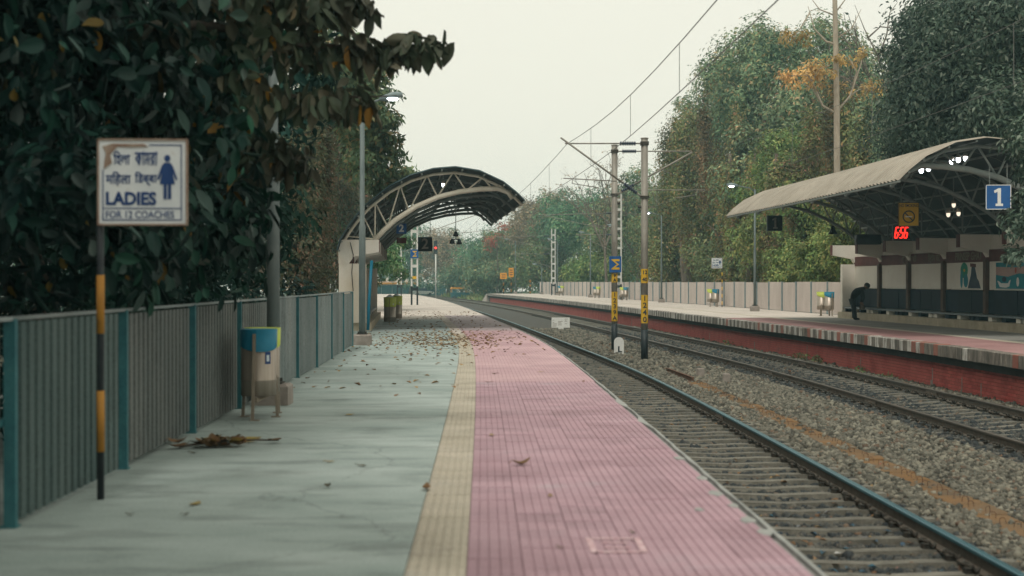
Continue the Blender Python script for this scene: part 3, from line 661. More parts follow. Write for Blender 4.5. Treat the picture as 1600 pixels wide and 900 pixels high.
# ================================================================== SIGNS AND POSTS
def banded_post(parent, h, r_, bands, name='post'):          # bands: list of (z0,z1,material)
    p = MB().tube([(0, 0, 0), (0, 0, h)], r_, 10).build(name, M['black'], parent, True)
    for z0, z1, m in bands:
        MB().tube([(0, 0, z0), (0, 0, z1)], r_ + .003, 10, caps=True).build('band', M[m], p, True)
    return p
def ladies_sign(loc, rz, label, panel_right, bands, h, detail, pw=.64):
    t = thing('ladies_sign', label, 'sign', loc, rz)
    banded_post(t, h, .026, bands)
    x0 = .0 if panel_right else -pw
    mb = MB(); b = .02
    pnl = MB().bevbox(x0, x0 + pw, -.062, -.04, h - .62, h, .0).build('panel', M['signwhite'], t)
    fm = MB()
    for a in ((x0, x0 + pw, h - .627, h - .614), (x0, x0 + pw, h - .005, h + .008), (x0 - .006, x0 + .006, h - .625, h + .006), (x0 + pw - .006, x0 + pw + .006, h - .625, h + .006)):
        fm.box(a[0], a[1], -.07, -.035, a[2], a[3])
    fm.build('frame', M['signrust'], pnl)
    bm = MB(); y = -.066                      # printed border lines
    for a in ((x0 + .03, x0 + pw - .035, h - .59, h - .583), (x0 + .37, x0 + pw - .035, h - .042, h - .034), (x0 + pw - .042, x0 + pw - .035, h - .59, h - .034), (x0 + .03, x0 + .037, h - .59, h - .22), (x0 + .03, x0 + pw - .035, h - .505, h - .498)):
        bm.box(a[0], a[1], y, -.061, a[2], a[3])
    bm.build('border', M['navy'], pnl)
    def fit(s, xa, xb, zc, bold=.0015, hh=.105):          # lettering scaled to its printed box
        me = text_mesh(s, .1, M['navy'], bold, 'LEFT')
        xs = [v.co.x for v in me.vertices]; zs = [v.co.z for v in me.vertices]
        if not xs: return
        kx = (xb - xa) / (max(xs) - min(xs)); kz = hh / (max(zs) - min(zs)); mx_, mz = min(xs), (max(zs) + min(zs)) / 2
        for v in me.vertices: v.co.x = (v.co.x - mx_) * kx; v.co.z = (v.co.z - mz) * kz
        inst('lettering', me, pnl, (x0 + xa, -.0645, h + zc))
    fit('\u09bf\u09b9\u09b2\u09be', .11, .23, -.135); fit('\u0995\u09be\u09ae\u09b0\u09be', .265, .43, -.135)
    fit('\u092e\u093f\u0939\u0932\u093e', .055, .235, -.285); fit('\u093f\u0921\u092c\u094d\u092c\u093e', .265, .425, -.285)
    fit('LADIES', .055, .42, -.43, .004, .10); fit('FOR 12 COACHES', .055, .55, -.547, .0006, .052)
    fg = MB()                                  # the woman in a dress
    cx = x0 + .50
    n = 14; fg.prism([(cx + .022 * math.cos(k * 2 * math.pi / n), h - .135 + .026 * math.sin(k * 2 * math.pi / n)) for k in range(n)], -.0665, -.061)
    fg.prism([(cx - .022, h - .168), (cx + .022, h - .168), (cx + .04, h - .19), (cx + .075, h - .29), (cx + .06, h - .295), (cx + .038, h - .235), (cx + .055, h - .325), (cx - .055, h - .325), (cx - .038, h - .235), (cx - .06, h - .295), (cx - .075, h - .29), (cx - .04, h - .19)][::-1], -.0665, -.061)
    fg.box(cx - .028, cx - .004, -.0665, -.061, h - .435, h - .325); fg.box(cx + .004, cx + .028, -.0665, -.061, h - .435, h - .325)
    fg.build('pictogram', M['navy'], pnl)
    if detail:                                 # torn, rusted corner of the sheet
        tm = MB(); tm.prism([(x0 + .03, h - .05), (x0 + .10, h - .03), (x0 + .33, h - .03), (x0 + .36, h - .05), (x0 + .24, h - .055), (x0 + .14, h - .05), (x0 + .085, h - .11), (x0 + .10, h - .17), (x0 + .04, h - .215), (x0 + .045, h - .16), (x0 + .055, h - .1)][::-1], -.069, -.062)
        tm.build('torn_corner', M['signrust'], pnl)
    return t
ladies_sign(W(157, 0, 10.46).xy.to_3d(), yaw(10) + R(1.5), 'white LADIES coach sign on black and yellow post beside the near fence', True,
            [(.35, .80, 'orange'), (1.22, 1.65, 'orange')], 2.64, True)
ladies_sign(P(83, 14.9, Z1), yaw(83) - .05, 'small white LADIES sign on striped post above the opposite platform bins', False,
            [(.12 + .43 * i, .33 + .43 * i, 'signyellow') for i in range(5)], 2.9, False)

def square_sign(name, loc, rz, size, m, txt, tm, label, cat='platform sign', rod=0., bold=.01, sz=.8, thick=.05, border=None, h=None):
    h = h or size; t = thing(name, label, cat, loc, rz)
    p = MB().box(-size/2, size/2, -thick/2, thick/2, -h/2, h/2).build('panel', M[m], t)
    if txt == '1':
        k = size * .36; MB().prism([(-.32*k, -1*k), (.5*k, -1*k), (.5*k, -.72*k), (.27*k, -.72*k), (.27*k, 1*k), (.0*k, 1*k), (-.5*k, .72*k), (-.42*k, .45*k), (-.1*k, .6*k), (-.1*k, -.72*k), (-.32*k, -.72*k)][::-1], -thick/2 - .006, -thick/2 - .001).build('lettering', M[tm], p)
    elif txt: inst('lettering', text_mesh(txt, size * sz * 1.25, M[tm], bold), p, (0, -thick/2 - .004, 0))
    if border:
        fm = MB(); b = size/2; c = h/2
        for a in ((-b, b, c - .018, c), (-b, b, -c, -c + .018), (-b, -b + .018, -c, c), (b - .018, b, -c, c)): fm.box(a[0], a[1], -thick/2 - .005, -thick/2 + .001, a[2], a[3])
        fm.build('border', M[border], p)
    if rod:
        rm = MB()
        for x in (-size * .35, size * .35): rm.tube([(x, 0, h/2), (x, 0, h/2 + rod)], .012, 6)
        rm.build('hanger', M['trussdark'], t)
    return t

# ---- lamp posts
def lamp_post(label, loc, rz, h, arm, lit=True, block=.45, group=None, r0=.085, away=0.):
    t = thing('lamp_post', label, 'lamp post', loc, rz, group)
    MB().tube([(0, 0, 0), (0, 0, h * .5), (0, 0, h * .5 + .05), (0, 0, h)], [r0, r0, r0 * .75, r0 * .7], 12).build('pole', M['polegrey'], t, True)
    bm = MB()
    if block: bm.bevbox(-block/2, block/2, -block/2, block/2, 0, .27, .03)
    bm.build('concrete_base', M['patch'], t)
    fm = MB().box(-.13, .13, -.13, .13, .275, .295)
    for a in (-.09, .09):
        for b in (-.09, .09): fm.tube([(a, b, .29), (a, b, .34)], .015, 6)
    fm.build('base_flange', M['clip'], t)
    ax = arm
    a = MB().tube([(0, 0, h - .15), (ax * .25, -away * .3, h + .05), (ax, -away, h + .18)], .03, 8).build('arm', M['polegrey'], t, True)
    d = Vector((ax, -away, .1)).normalized()
    c = Vector((ax, -away, h + .18)); e = c + d * .55
    hd = MB().tube([c - d * .05, c + d * .1, c + d * .35, e], [.04, .085, .11, .05], 10).build('lamp_head', M['tealgrey'], t, True)
    lm = MB(); m = c + d * .3
    lm.lathe([(.001, -.045), (.07, -.035), (.115, -.005), (.12, .02)], 14)
    lo = lm.build('lamp_glass', M['lampon' if lit else 'sticker'], hd, True, loc=m - Vector((0, .03, .075))); lo.scale = (1.25, .8, 1)
    return t
LP = W(427, 440, 18.6); LP.z = 0
lamp_post('grey lamp post rising from block behind the near twin litter bin', LP, 0, 6.2, .95, False)
LP = W(566, 440, 36.1); LP.z = 0
lamp_post('slim grey lamp post with lit lamp at end of the corrugated fence', LP, 0, 6.05, .5, True, away=.1)
lp = [(70.7, 13.75, -.9, True, 'lamp post behind the far tip of the opposite canopy roof', 6.15), (101, 14.7, -.7, True, 'lit lamp post in front of the vine-hung trees on the opposite platform', 6.25),
      (118, 14.6, -.6, False, 'thin lamp post beside the tall white lattice mast with bins on both sides', 6.0), (134, 14.5, -.6, False, 'thin lamp post halfway along the pale fence between two litter bins', 6.0),
      (156, 14.5, -.6, False, 'thin lamp post beside the short lattice mast and farthest bins', 6.0), (168, 14.5, -.6, False, 'thin lamp post between short lattice mast and the orange boards', 3.4),
      (176, 12.4, -.8, False, 'thin lamp post behind the orange warning boards', 6.6)]
for Y, d, arm, lit, lab, h in lp:
    lamp_post('slim ' + lab if not lab.startswith(('lit', 'thin')) else lab, P(Y, d, Z1), yaw(Y), h, arm, lit, .4, None, .07)

# ---- litter bins
def bin_body(parent, x, y, lid, r_=.205, z0=.28, z1=1.03):
    b = MB().lathe([(.001, z0), (r_, z0), (r_, z0 + .17), (r_ + .004, z0 + .175), (r_ + .004, z0 + .185), (r_, z0 + .19), (r_, z1), (r_ - .02, z1), (r_ - .02, z0 + .1)], 26, (x, y)).build('bin_body', M['steel'], parent, True)
    s = MB(); n = 26
    for k in range(n + 1):
        a = 2 * math.pi * k / n - math.pi / 2
        dip = .27 if lid else .2
        zb = z1 - .10 - .14 * (.5 + .5 * math.cos(a + math.pi / 2 - .25))
        s.v += [(x + (r_ + .006) * math.cos(a), y + (r_ + .006) * math.sin(a), zb), (x + (r_ + .012) * math.cos(a), y + (r_ + .012) * math.sin(a), z1 + .02), (x + (r_ - .03) * math.cos(a), y + (r_ - .03) * math.sin(a), z1 + .005), (x + (r_ - .04) * math.cos(a), y + (r_ - .04) * math.sin(a), z1 - .2)]
    for k in range(n):
        for j in range(3): s.f.append((4*k+j, 4*k+4+j, 4*k+5+j, 4*k+1+j))
    s.build('collar', M[lid], b, True)
    st = MB(); 
    for k, (a, zc) in enumerate(((-.9, .72),)):
        w_ = .055; q = []
        for aa, zz in ((a - .17, zc - .07), (a + .17, zc - .07), (a + .17, zc + .07), (a - .17, zc + .07)): q.append((x + (r_ + .003) * math.cos(aa), y + (r_ + .003) * math.sin(aa), zz))
        st.add(q, [(0, 1, 2, 3)])
        q2 = []
        for aa, zz in ((a - .09, zc - .04), (a + .07, zc - .04), (a + .07, zc + .035), (a - .09, zc + .035)): q2.append((x + (r_ + .005) * math.cos(aa), y + (r_ + .005) * math.sin(aa), zz))
    so_ = st.build('sticker', M['navy' if lid == 'binblue' else 'teal'], b)
    MB().add(q2, [(0, 1, 2, 3)]).build('sticker_print', M['sticker'], b)
    return b
def twin_bin(label, loc, rz, lids=('binblue', 'bingreen'), group=None):
    t = thing('litter_bin', label, 'litter bin', loc, rz, group)
    bin_body(t, 0, -.235, lids[0]); bin_body(t, -.02, .25, lids[1])
    for (x, y0, y1) in ((-.02, -.47, -.455), (.12, .52, .5), (-.2, .02, .02), (.17, -.02, -.02)):
        lg = MB().bar((x + .02 * (1 if x > 0 else -1), y0, .0), (x, y1, 1.0 if abs(y0) > .1 else .5), .035, .035); lg.box(x - .05, x + .06, y0 - .04, y0 + .04, .001, .012)
        lg.build('leg', M['legbeige'], t)
    MB().bar((0, -.46, .25), (.12, .51, .25), .03, .03).bar((-.2, .02, .36), (.17, -.02, .36), .03, .03).bar((.0, -.46, .22), (.17, .0, .3), .02, .02).build('brace', M['legbeige'], t)
    return t
twin_bin('steel twin litter bin with blue and yellow-green tops beside the corrugated fence', P(16.95, -4.5, 0), yaw(17) + .02)
bl_ = [(60.6, 14.35, 'steel twin bin with blue top next to the bending person', .4, ('binblue', 'bingreen')), (84, 14.6, 'steel twin bin with blue top next to striped LADIES post', .4, ('binblue', 'bingreen')),
       (114, 14.2, 'steel twin bin with blue top beside the tall white lattice mast', .4, ('binblue', 'bingreen')), (129, 14.3, 'twin bin with lime top between two thin lamp posts', .4, ('bingreen', 'binblue')), (152, 14.3, 'twin bin with lime top near the short lattice mast', .4, ('bingreen', 'binblue'))]
b0 = None
for Y, d, lab, a, lids in bl_: twin_bin(lab, P(Y, d, Z1), yaw(Y) + a, lids)
for k, (Y, d, lab) in enumerate(((56.6, -4.42, 'round steel bin with lime green rim standing before the shelter bench'), (61.5, -4.2, 'round steel bin with olive rim just behind the lime-rimmed one'))):
    t = thing('litter_bin', lab, 'litter bin', P(Y, d, 0), 0)
    bb = bin_body(t, 0, 0, 'bingreen', .24, .03, .98); MB().lathe([(.245, .62), (.247, .99)], 24).build('lime_band', M['bingreen'], bb, True)
    MB().lathe([(.16, .97), (.17, 1.0), (.10, 1.05), (.03, 1.1), (.001, 1.1)], 16).build('lid', M['sticker'], t, True)
    MB().bar((-.0, -.25, 0), (0, -.25, .95), .03, .02).build('leg', M['legbeige'], t)

# ================================================================== STATION SHELTERS
# u: distance back from the platform edge, z above the platform
TOPC = [(5.95, 2.62), (5.86, 2.95), (5.57, 3.42), (5.25, 3.84), (4.93, 4.17), (4.3, 4.66), (3.6, 5.03), (2.88, 5.24), (2.18, 5.30), (1.4, 5.18), (.64, 4.83), (.2, 4.48), (-.06, 4.22)]
LOWC = [(4.8, 2.98), (4.5, 3.3), (4.15, 3.62), (3.45, 4.08), (2.75, 4.39), (2.04, 4.57), (1.34, 4.66), (.75, 4.68), (.30, 4.60)]
def on(c, t):                                 # point at parameter along polyline
    t *= len(c) - 1; i = min(int(t), len(c) - 2); f_ = t - i
    return (c[i][0] + (c[i+1][0] - c[i][0]) * f_, c[i][1] + (c[i+1][1] - c[i][1]) * f_)
def shelter(side, bays, Yh, label, roofm, near_m, far_m, extra=0):
    """side -1: near platform (u runs to -d), +1: opposite platform"""
    z0 = 0 if side < 0 else Z1
    D = (lambda u: -u) if side < 0 else (lambda u: 9.0 + u)
    drop = .17 if side > 0 else 0.
    def Q(Y, u, z): return P(Y, D(u), z0 + z - drop * min(1, max(0, (z - 2.99) / 1.1)))
    def bx(mb, Y0, Y1, u0, u1, za, zb):       # box in platform axes
        vs = [Q(Y0, u0, za), Q(Y0, u1, za), Q(Y1, u1, za), Q(Y1, u0, za), Q(Y0, u0, zb), Q(Y0, u1, zb), Q(Y1, u1, zb), Q(Y1, u0, zb)]
        return mb.add(vs, [(0, 1, 2, 3), (4, 7, 6, 5), (0, 4, 5, 1), (1, 5, 6, 2), (2, 6, 7, 3), (3, 7, 4, 0)])
    t = thing('station_shelter', label, 'shelter')
    Ya, Yb = bays[0], bays[-1]
    # wall, bay by bay
    for i in range(len(bays) - 1):
        a, b = bays[i] + .135, bays[i + 1] - .135
        bx(MB(), a, b, 5.62, 5.8, 1.23, 2.12).build('wall_panel', M['plaster'], t)
        bx(MB(), a - .14, b + .135, 5.60, 5.8, 2.125, 2.50).build('name_band', M['maroon'], t)
        bx(MB(), a - .14, b + .135, 5.66, 5.8, 2.505, 2.95).build('upper_wall', M['plaster'], t)
        w3 = (b - a) / 3
        for k in range(3):                    # dado slabs
            bx(MB(), a + k * w3 + .006, a + (k + 1) * w3 - .006, 5.585 + rnd.uniform(-.006, .006), 5.78, .47, 1.21).build('dado_slab', M['dado'], t)
        bx(MB(), a - .14, b + .135, 5.79, 5.95, 0, 2.95).build('back_wall', M['plaster'], t)
        # stone bench on cross walls and its plinth
        bx(MB(), a - .13, b + .13, 5.12, 5.57, .40, .46).build('bench_seat', M['granite'], t)
        for k in range(4):
            v = a + k * (b - a) / 3.2; bx(MB(), v, v + .3, 5.2, 5.55, .265, .398).build('bench_block', M['plaster' if (k + i) % 2 else 'dado'], t)
        bx(MB(), a - .14, b + .135, 4.92, 5.6, 0, .26).build('plinth', M['stonestep'], t)
    for i, Y in enumerate(bays):
        # pier with bracket that carries the arch
        bx(MB(), Y - (.1 if 0 < i < len(bays) - 1 else .13), Y + (.1 if 0 < i < len(bays) - 1 else .13), 5.50 if 0 < i < len(bays) - 1 else 5.08, 5.97, 0 if 0 < i < len(bays) - 1 else .262, 2.2).build('pier', M['brown' if 0 < i < len(bays) - 1 else near_m], t)
        ol = [(4.66, 2.98), (5.98, 2.98), (5.98, 2.2), (5.64, 2.2), (5.5, 2.42), (4.66, 2.58)]
        mb = MB(); vs = [Q(Y - .14, u, z) for u, z in ol] + [Q(Y + .14, u, z) for u, z in ol]; n = len(ol)
        mb.add(vs, [tuple(range(n)), tuple(range(2*n-1, n-1, -1))] + [(k, k + n, (k+1) % n + n, (k+1) % n) for k in range(n)])
        br = mb.build('bracket', M[near_m if (side < 0 and i == 0) else 'plaster'], t)
        bx(MB(), Y - .145, Y + .145, 4.645, 4.662, 2.575, 2.985).build('bracket_end', M['maroon'], br)
        if side > 0 and i == len(bays) - 1: continue
        # arch truss
        tm = M['truss'] if (i == 0 and side < 0) else M['trussdark']  # darker steel copy: dim light under the canopy put into the colour
        top = [Q(Y, u + (.05 if u > 5 else 0) * 0, z - .1) for u, z in TOPC]; low = [Q(Y, u, z) for u, z in LOWC]
        ch = MB().tube(top, .05, 8).build('top_chord', tm, t, True)
        MB().tube(low[:-1] + [Q(Y, .42, 4.56), Q(Y, .27, 4.36)], .085 if i == 0 else .06, 8).build('bottom_chord', tm, t, True)
        N = 6; wb = MB(); k = 0
        lo_t = [(j + .0) / N for j in range(N + 1)]
        for j in range(N):
            l0 = on(LOWC, lo_t[j]); l1 = on(LOWC, lo_t[j + 1])
            tt = .30 + .62 * (j + .5) / N; tpt = on(TOPC, tt)
            wb.tube([Q(Y, *l0), Q(Y, tpt[0], tpt[1] - .07)], .03, 6); wb.tube([Q(Y, tpt[0], tpt[1] - .07), Q(Y, *l1)], .03, 6)
        wb.tube([Q(Y, 4.8, 2.98), Q(Y, 5.2, 3.8)], .024, 6); wb.tube([Q(Y, 4.75, 3.0), Q(Y, 5.75, 3.1)], .024, 6)
        wb.build('web_bars', tm, t, True)
    # purlins and sheets
    Y0r, Y1r = Ya - (.75 if side > 0 else .55), (Yb + .5 if side < 0 else 55.75)
    pts = [on(TOPC, k / 13) for k in range(14)]
    for k, (u, z) in enumerate(pts):
        line = [Q(Y, u, z - .005) for Y in np.linspace(Y0r + .05, Y1r - .05, 12)]
        MB().tube(line, .034, 5).build('purlin', tm if k else M['trussdark'], t)
    ns = len(bays) + 1; ed = np.linspace(Y0r, Y1r, ns)
    m_ = len(TOPC)
    fine = [on(TOPC, k / 36) for k in range(37)]
    for s_ in range(ns - 1):
        mb = MB(); cols = []
        v = ed[s_]
        while v < ed[s_ + 1] - 1e-6:
            for f_, o_ in ((0, 0), (.5, 0), (.62, .05), (.88, .05)): cols.append((v + f_ * .3, o_))
            v += .3
        cols = [c for c in cols if c[0] <= ed[s_ + 1] + .08]
        for (Y, o_) in cols:
            for k, (u, z) in enumerate(fine):
                u2, z2 = fine[min(k + 1, 36)]; u1, z1 = fine[max(k - 1, 0)]
                tx, tz = u2 - u1, z2 - z1; L = math.hypot(tx, tz); nx, nz = tz / L, -tx / L
                if nz < 0 and k > 4: nx, nz = -nx, -nz
                mb.v.append(tuple(Q(Y, u + nx * (.04 + o_), z + nz * (.04 + o_))))
        nn = 37
        for i in range(len(cols) - 1):
            for k in range(nn - 1): mb.f.append((i*nn+k, i*nn+k+1, (i+1)*nn+k+1, (i+1)*nn+k))
        rs = mb.build('roof_sheet', M[roofm], t, False)
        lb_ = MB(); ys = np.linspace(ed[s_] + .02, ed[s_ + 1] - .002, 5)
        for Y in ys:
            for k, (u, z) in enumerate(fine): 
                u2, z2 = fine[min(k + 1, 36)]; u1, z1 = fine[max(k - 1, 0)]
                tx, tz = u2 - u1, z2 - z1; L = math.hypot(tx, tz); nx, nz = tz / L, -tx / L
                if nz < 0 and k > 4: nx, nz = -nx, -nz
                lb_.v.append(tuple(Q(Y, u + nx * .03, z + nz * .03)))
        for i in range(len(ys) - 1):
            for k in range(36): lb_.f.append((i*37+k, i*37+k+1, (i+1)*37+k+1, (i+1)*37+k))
        lb_.build('roof_shade_sheet', M['underside_shade'], rs, True)  # dark sheet added under the roof so the underside looks shaded
    if side > 0:                               # added dark tube: shaded underside edge of the near arch
        MB().tube([Q(Y0r - .03, u, z + .06) for u, z in fine[6:19]], .05, 6).build('rim_shade', M['underside_shade'], t, True)
    return t, Q
BL = [47 + 3.4 * i for i in range(6)]
BR = [36.6, 40.6, 44.1, 47.65, 51.0, 54.2, 57.5]
sh2, Q2 = shelter(-1, BL, 0, 'arched canopy shelter with cream trusses on the near platform', 'roofdark', 'plasterstain', 'plaster')
sh1, Q1 = shelter(1, BR, 0, 'long arched canopy shelter with muralled wall on the opposite platform', 'roof', 'plaster', 'plaster')
# blue waste pipe down the near shelter's first pier
MB().tube([Q2(46.8, 4.9, 2.3), Q2(46.7, 4.98, 1.0), Q2(46.7, 5.02, .03)], .05, 10).build('drain_pipe', M['binblue'], sh2, True)
MB().tube([Q2(46.82, 5.6, 2.9), Q2(46.84, 5.5, 2.5), Q2(46.84, 5.55, 1.9), Q2(46.84, 5.5, 1.3)], .012, 5).build('cable', M['black'], sh2)

# ---- painted things on the opposite shelter's wall: name lettering and murals
M['letter'] = mat('faded gilt lettering', (.26, .22, .16), (.19, .16, .12), 5, .8)
def wall_text(s, Y, z, size, sx=1.):
    a = Q1(Y, 5.588, z); o = inst('lettering', text_mesh(s, size, M['letter'], .008, 'CENTER', sx), sh1, a); o.rotation_euler = (0, 0, yaw(Y) - R(90)); return o
wall_text('PRINSEP GHAT', 45.6, 2.31, .36, .95)
wall_text('\u093f\u092a\u094d\u0930\u0902\u0938\u0947\u092a \u0918\u093e\u091f', 48.6, 2.31, .30, .9)
wall_text('\u09aa\u09cd\u09b0\u09bf\u09a8\u09cd\u09b8\u09c7\u09aa \u0998\u09be\u099f', 51.0, 2.31, .30, .85)
def wall_shape(parent, Yc, pts, m, name, off=0.):        # flat paint on the wall, outline in (along, z)
    mb = MB(); n = len(pts); vs = [Q1(Yc - a, 5.612 - off, z) for a, z in pts] + [Q1(Yc - a, 5.616, z) for a, z in pts]
    mb.add(vs, [tuple(range(n)), tuple(range(2*n-1, n-1, -1))] + [(k, k+n, (k+1) % n+n, (k+1) % n) for k in range(n)])
    return mb.build(name, m, parent)
M['mteal'] = mat('mural teal', (.01, .20, .25), (.03, .28, .32), 3, .8); M['mgreen'] = mat('mural green', (.02, .24, .15), (.03, .3, .2), 4, .8)
M['mnavy'] = mat('mural slate', (.03, .055, .09), (.07, .10, .13), 4, .8); M['mred'] = mat('mural red', (.45, .08, .05), (.4, .1, .06), 4, .8)
M['mpink'] = mat('mural rose', (.42, .28, .25), (.5, .36, .32), 3, .8)
mu = thing('wall_mural', 'painted mural of a teal oval and dark cone shape on the white wall panel', 'mural')
oval = lambda cx, cz, rx, rz, n=16: [(cx + rx * math.cos(k * 2 * math.pi / n), cz + rz * math.sin(k * 2 * math.pi / n)) for k in range(n)]
wall_shape(mu, 46, oval(.0, 1.86, .3, .26), M['mgreen'], 'painted_shape', .001)
wall_shape(mu, 46, oval(-.22, 1.58, .1, .3), M['mteal'], 'painted_shape', .002); wall_shape(mu, 46, oval(.14, 1.52, .18, .22), M['mteal'], 'painted_shape', .003)
wall_shape(mu, 46, oval(.02, 1.86, .07, .05), M['signyellow'], 'painted_shape', .004)
wall_shape(mu, 46, [(.3, 1.27), (1.35, 1.27), (1.2, 1.5), (1.05, 1.6), (.85, 2.0), (.62, 2.0), (.55, 1.7)], M['mnavy'], 'painted_shape', .001)
wall_shape(mu, 46, [(.5, 1.98), (.95, 1.95), (.95, 2.06), (.5, 2.09)], M['maroon'], 'painted_shape', .002)
mu = thing('wall_mural', 'painted mural of a white boat on teal water under pink sky', 'mural')
wall_shape(mu, 43.45, [(0, 1.27), (2.6, 1.27), (2.6, 2.08), (0, 2.08)], M['mpink'], 'painted_shape', .001)
wall_shape(mu, 43.45, [(0, 1.27), (2.6, 1.27), (2.6, 1.68), (1.7, 1.74), (.9, 1.64), (0, 1.7)], M['mteal'], 'painted_shape', .003)
wall_shape(mu, 43.45, [(0, 1.95), (1.4, 1.92), (2.6, 1.96), (2.6, 2.08), (0, 2.08)], M['mteal'], 'painted_shape', .003)
wall_shape(mu, 43.45, [(.1, 1.52), (.25, 1.5), (.4, 1.44), (.9, 1.44), (1.0, 1.52), (1.1, 1.55), (1.0, 1.34), (.75, 1.3), (.3, 1.32)], M['white'], 'painted_shape', .005)
wall_shape(mu, 43.45, oval(.62, 1.56, .16, .08), M['mnavy'], 'painted_shape', .006)
wall_shape(mu, 43.45, oval(1.45, 1.83, .06, .09), M['mred'], 'painted_shape', .006)
wall_shape(mu, 43.45, oval(1.6, 1.48, .1, .14), M['white'], 'painted_shape', .005)

# ---- signs, clock, lights hung from the canopies
square_sign('platform_sign', Q1(36.3, 2.66, 3.80), yaw(37) - .12, .64, 'blue', '1', 'white', 'bright blue hanging sign with white numeral 1 under the canopy', 'sign', .55, .02, .75, .05, 'white')
square_sign('platform_sign', Q1(54.9, 1.6, 3.92), yaw(55) - .05, .6, 'black', '1', 'patch', 'unlit black box sign with dim numeral 1 at canopy end', 'sign', .5, .012, .8, .14, 'mnavy')
t = square_sign('no_smoking_sign', Q1(42.3, 2.42, 3.62), yaw(42) - .08, .62, 'signyellow', None, None, 'yellow NO SMOKING sign hanging under the opposite canopy', 'sign', .55, 0, 0, .03, 'black', .72)
inst('lettering', text_mesh('NO SMOKING', .125, M['black'], .002, 'CENTER', .72), t, (0, -.02, .26))
ring = MB(); n = 28; rg = [( .19 * math.cos(k*2*math.pi/n), .19 * math.sin(k*2*math.pi/n) - .07) for k in range(n)]; ri = [(x * .8, (z + .07) * .8 - .07) for x, z in rg]
ring.add([(x, -.019, z) for x, z in rg] + [(x, -.019, z) for x, z in ri], [(k, (k+1) % n, (k+1) % n + n, k + n) for k in range(n)])
ring.bar((-.12, -.019, .05), (.12, -.019, -.19), .004, .035); ring.build('prohibition_ring', M['black'], t)
MB().box(-.11, .06, -.024, -.016, -.085, -.055).box(.065, .1, -.024, -.016, -.085, -.055).build('cigarette', M['white'], t)
# digital clock 6:56
ck = thing('digital_clock', 'black digital clock with glowing red digits reading 6:56', 'clock', Q1(43.6, 2.62, 3.02), yaw(43) - .05)
MB().box(-.24, .24, -.04, .06, -.25, .25).build('case', M['black'], ck); MB().tube([(0, 0, .25), (0, 0, 1.35)], .015, 6).build('hanger', M['trussdark'], ck)
SEG = {'a': (0, 1, 1, 1), 'b': (1, .5, 1, 1), 'c': (1, 0, 1, .5), 'd': (0, 0, 1, 0), 'e': (0, 0, 0, .5), 'f': (0, .5, 0, 1), 'g': (0, .5, 1, .5)}
for k, (x, segs) in enumerate(((-.175, 'acdefg'), (-.02, 'acdfg'), (.115, 'acdefg'))):
    mb = MB(); w_, h_ = .085, .32
    for s_ in segs:
        x0, y0, x1, y1 = SEG[s_]; sh_ = .05
        f_ = lambda xx, yy: (x + xx * w_ + yy * sh_ - .02, -.045, -.16 + yy * h_)
        a, b = Vector(f_(x0, y0)), Vector(f_(x1, y1)); mb.bar(a, b, .012, .034) if abs(a.z - b.z) > .01 else mb.bar(a, b, .012, .034)
    mb.build('digit', M['redled'], ck)
MB().box(-.05, -.025, -.05, -.042, .04, .07).box(-.06, -.035, -.05, -.042, -.08, -.05).build('colon', M['redled'], ck)
# lamp clusters
def lamp_cluster(label, Y, u, z, offs, Qf, warm=False, drop=.5, size=.085):
    t = thing('canopy_lamp', label, 'lamp', Qf(Y, u, z), 0)
    MB().tube([(0, 0, 0), (0, 0, drop)], .018, 6).build('hanger', M['trussdark'], t)
    if len(offs) > 1: MB().tube([(offs[0][0], 0, offs[0][1] + .05), (offs[-1][0], 0, offs[-1][1] + .05)], .015, 6).build('arm', M['trussdark'], t)
    for x, zz in offs:
        MB().lathe([(.03, .09), (size * .9, .05), (size, 0), (size * .8, -.04), (.001, -.055)], 12).build('lamp_shade', M['steel'], t, True, loc=(x, 0, zz + .03))
        MB().lathe([(size * .85, .02), (size * .8, -.05), (size * .45, -.09), (.001, -.1)], 12).build('bulb', M['lampwarm' if warm else 'lampon'], t, True, loc=(x, -.02, zz - .01))
lamp_cluster('row of three lit white lamps near the apex of the canopy edge', 37.2, 1.95, 4.88, [(-.18, 0), (.0, .04), (.19, .08)], Q1, False, .45, .07)
lamp_cluster('pair of lit white lamps behind the canopy rim', 39.0, 1.7, 4.78, [(-.1, 0), (.1, .05)], Q1, False, .5, .075)
lamp_cluster('three dim warm globe lamps on a dropped pole', 41, 3.3, 3.65, [(-.16, -.06), (0, .22), (.14, -.03)], Q1, True, 1.0, .07)
lamp_cluster('single lit white lamp high in the near canopy', 47.4, 2.55, 4.85, [(0, 0)], Q2, False, .35, .06)
def hung(name, label, cat, Y, u, z, mbf, m, Qf, drop):
    t = thing(name, label, cat, Qf(Y, u, z), yaw(Y)); mbf(MB()).build('body', M[m], t, True); MB().tube([(0, 0, .1), (0, 0, drop)], .015, 6).build('hanger', M['trussdark'], t); return t
def horn(mb): return mb.lathe([(.001, .16), (.06, .15), (.09, .02), (.17, -.13), (.20, -.15), (.16, -.13), (.001, -.05)], 16)
hung('loudspeaker', 'round black horn loudspeaker near the far end of the opposite canopy', 'loudspeaker', 52.5, 3.2, 3.5, horn, 'black', Q1, .7)
hung('loudspeaker', 'black box loudspeaker hung deep under the opposite canopy', 'loudspeaker', 50, 3.7, 3.0, lambda mb: mb.bevbox(-.42, .42, -.2, .2, -.18, .18, .03), 'black', Q1, .9)
def cluster(mb):
    for x, z in ((-.12, 0), (.12, -.02), (0, .25)): mb.lathe([(.001, z + .12), (.05, z + .1), (.1, z - .05), (.001, z - .06)], 10, (x, 0))
    return mb.bar((-.15, 0, .1), (.15, 0, .1), .03, .03)
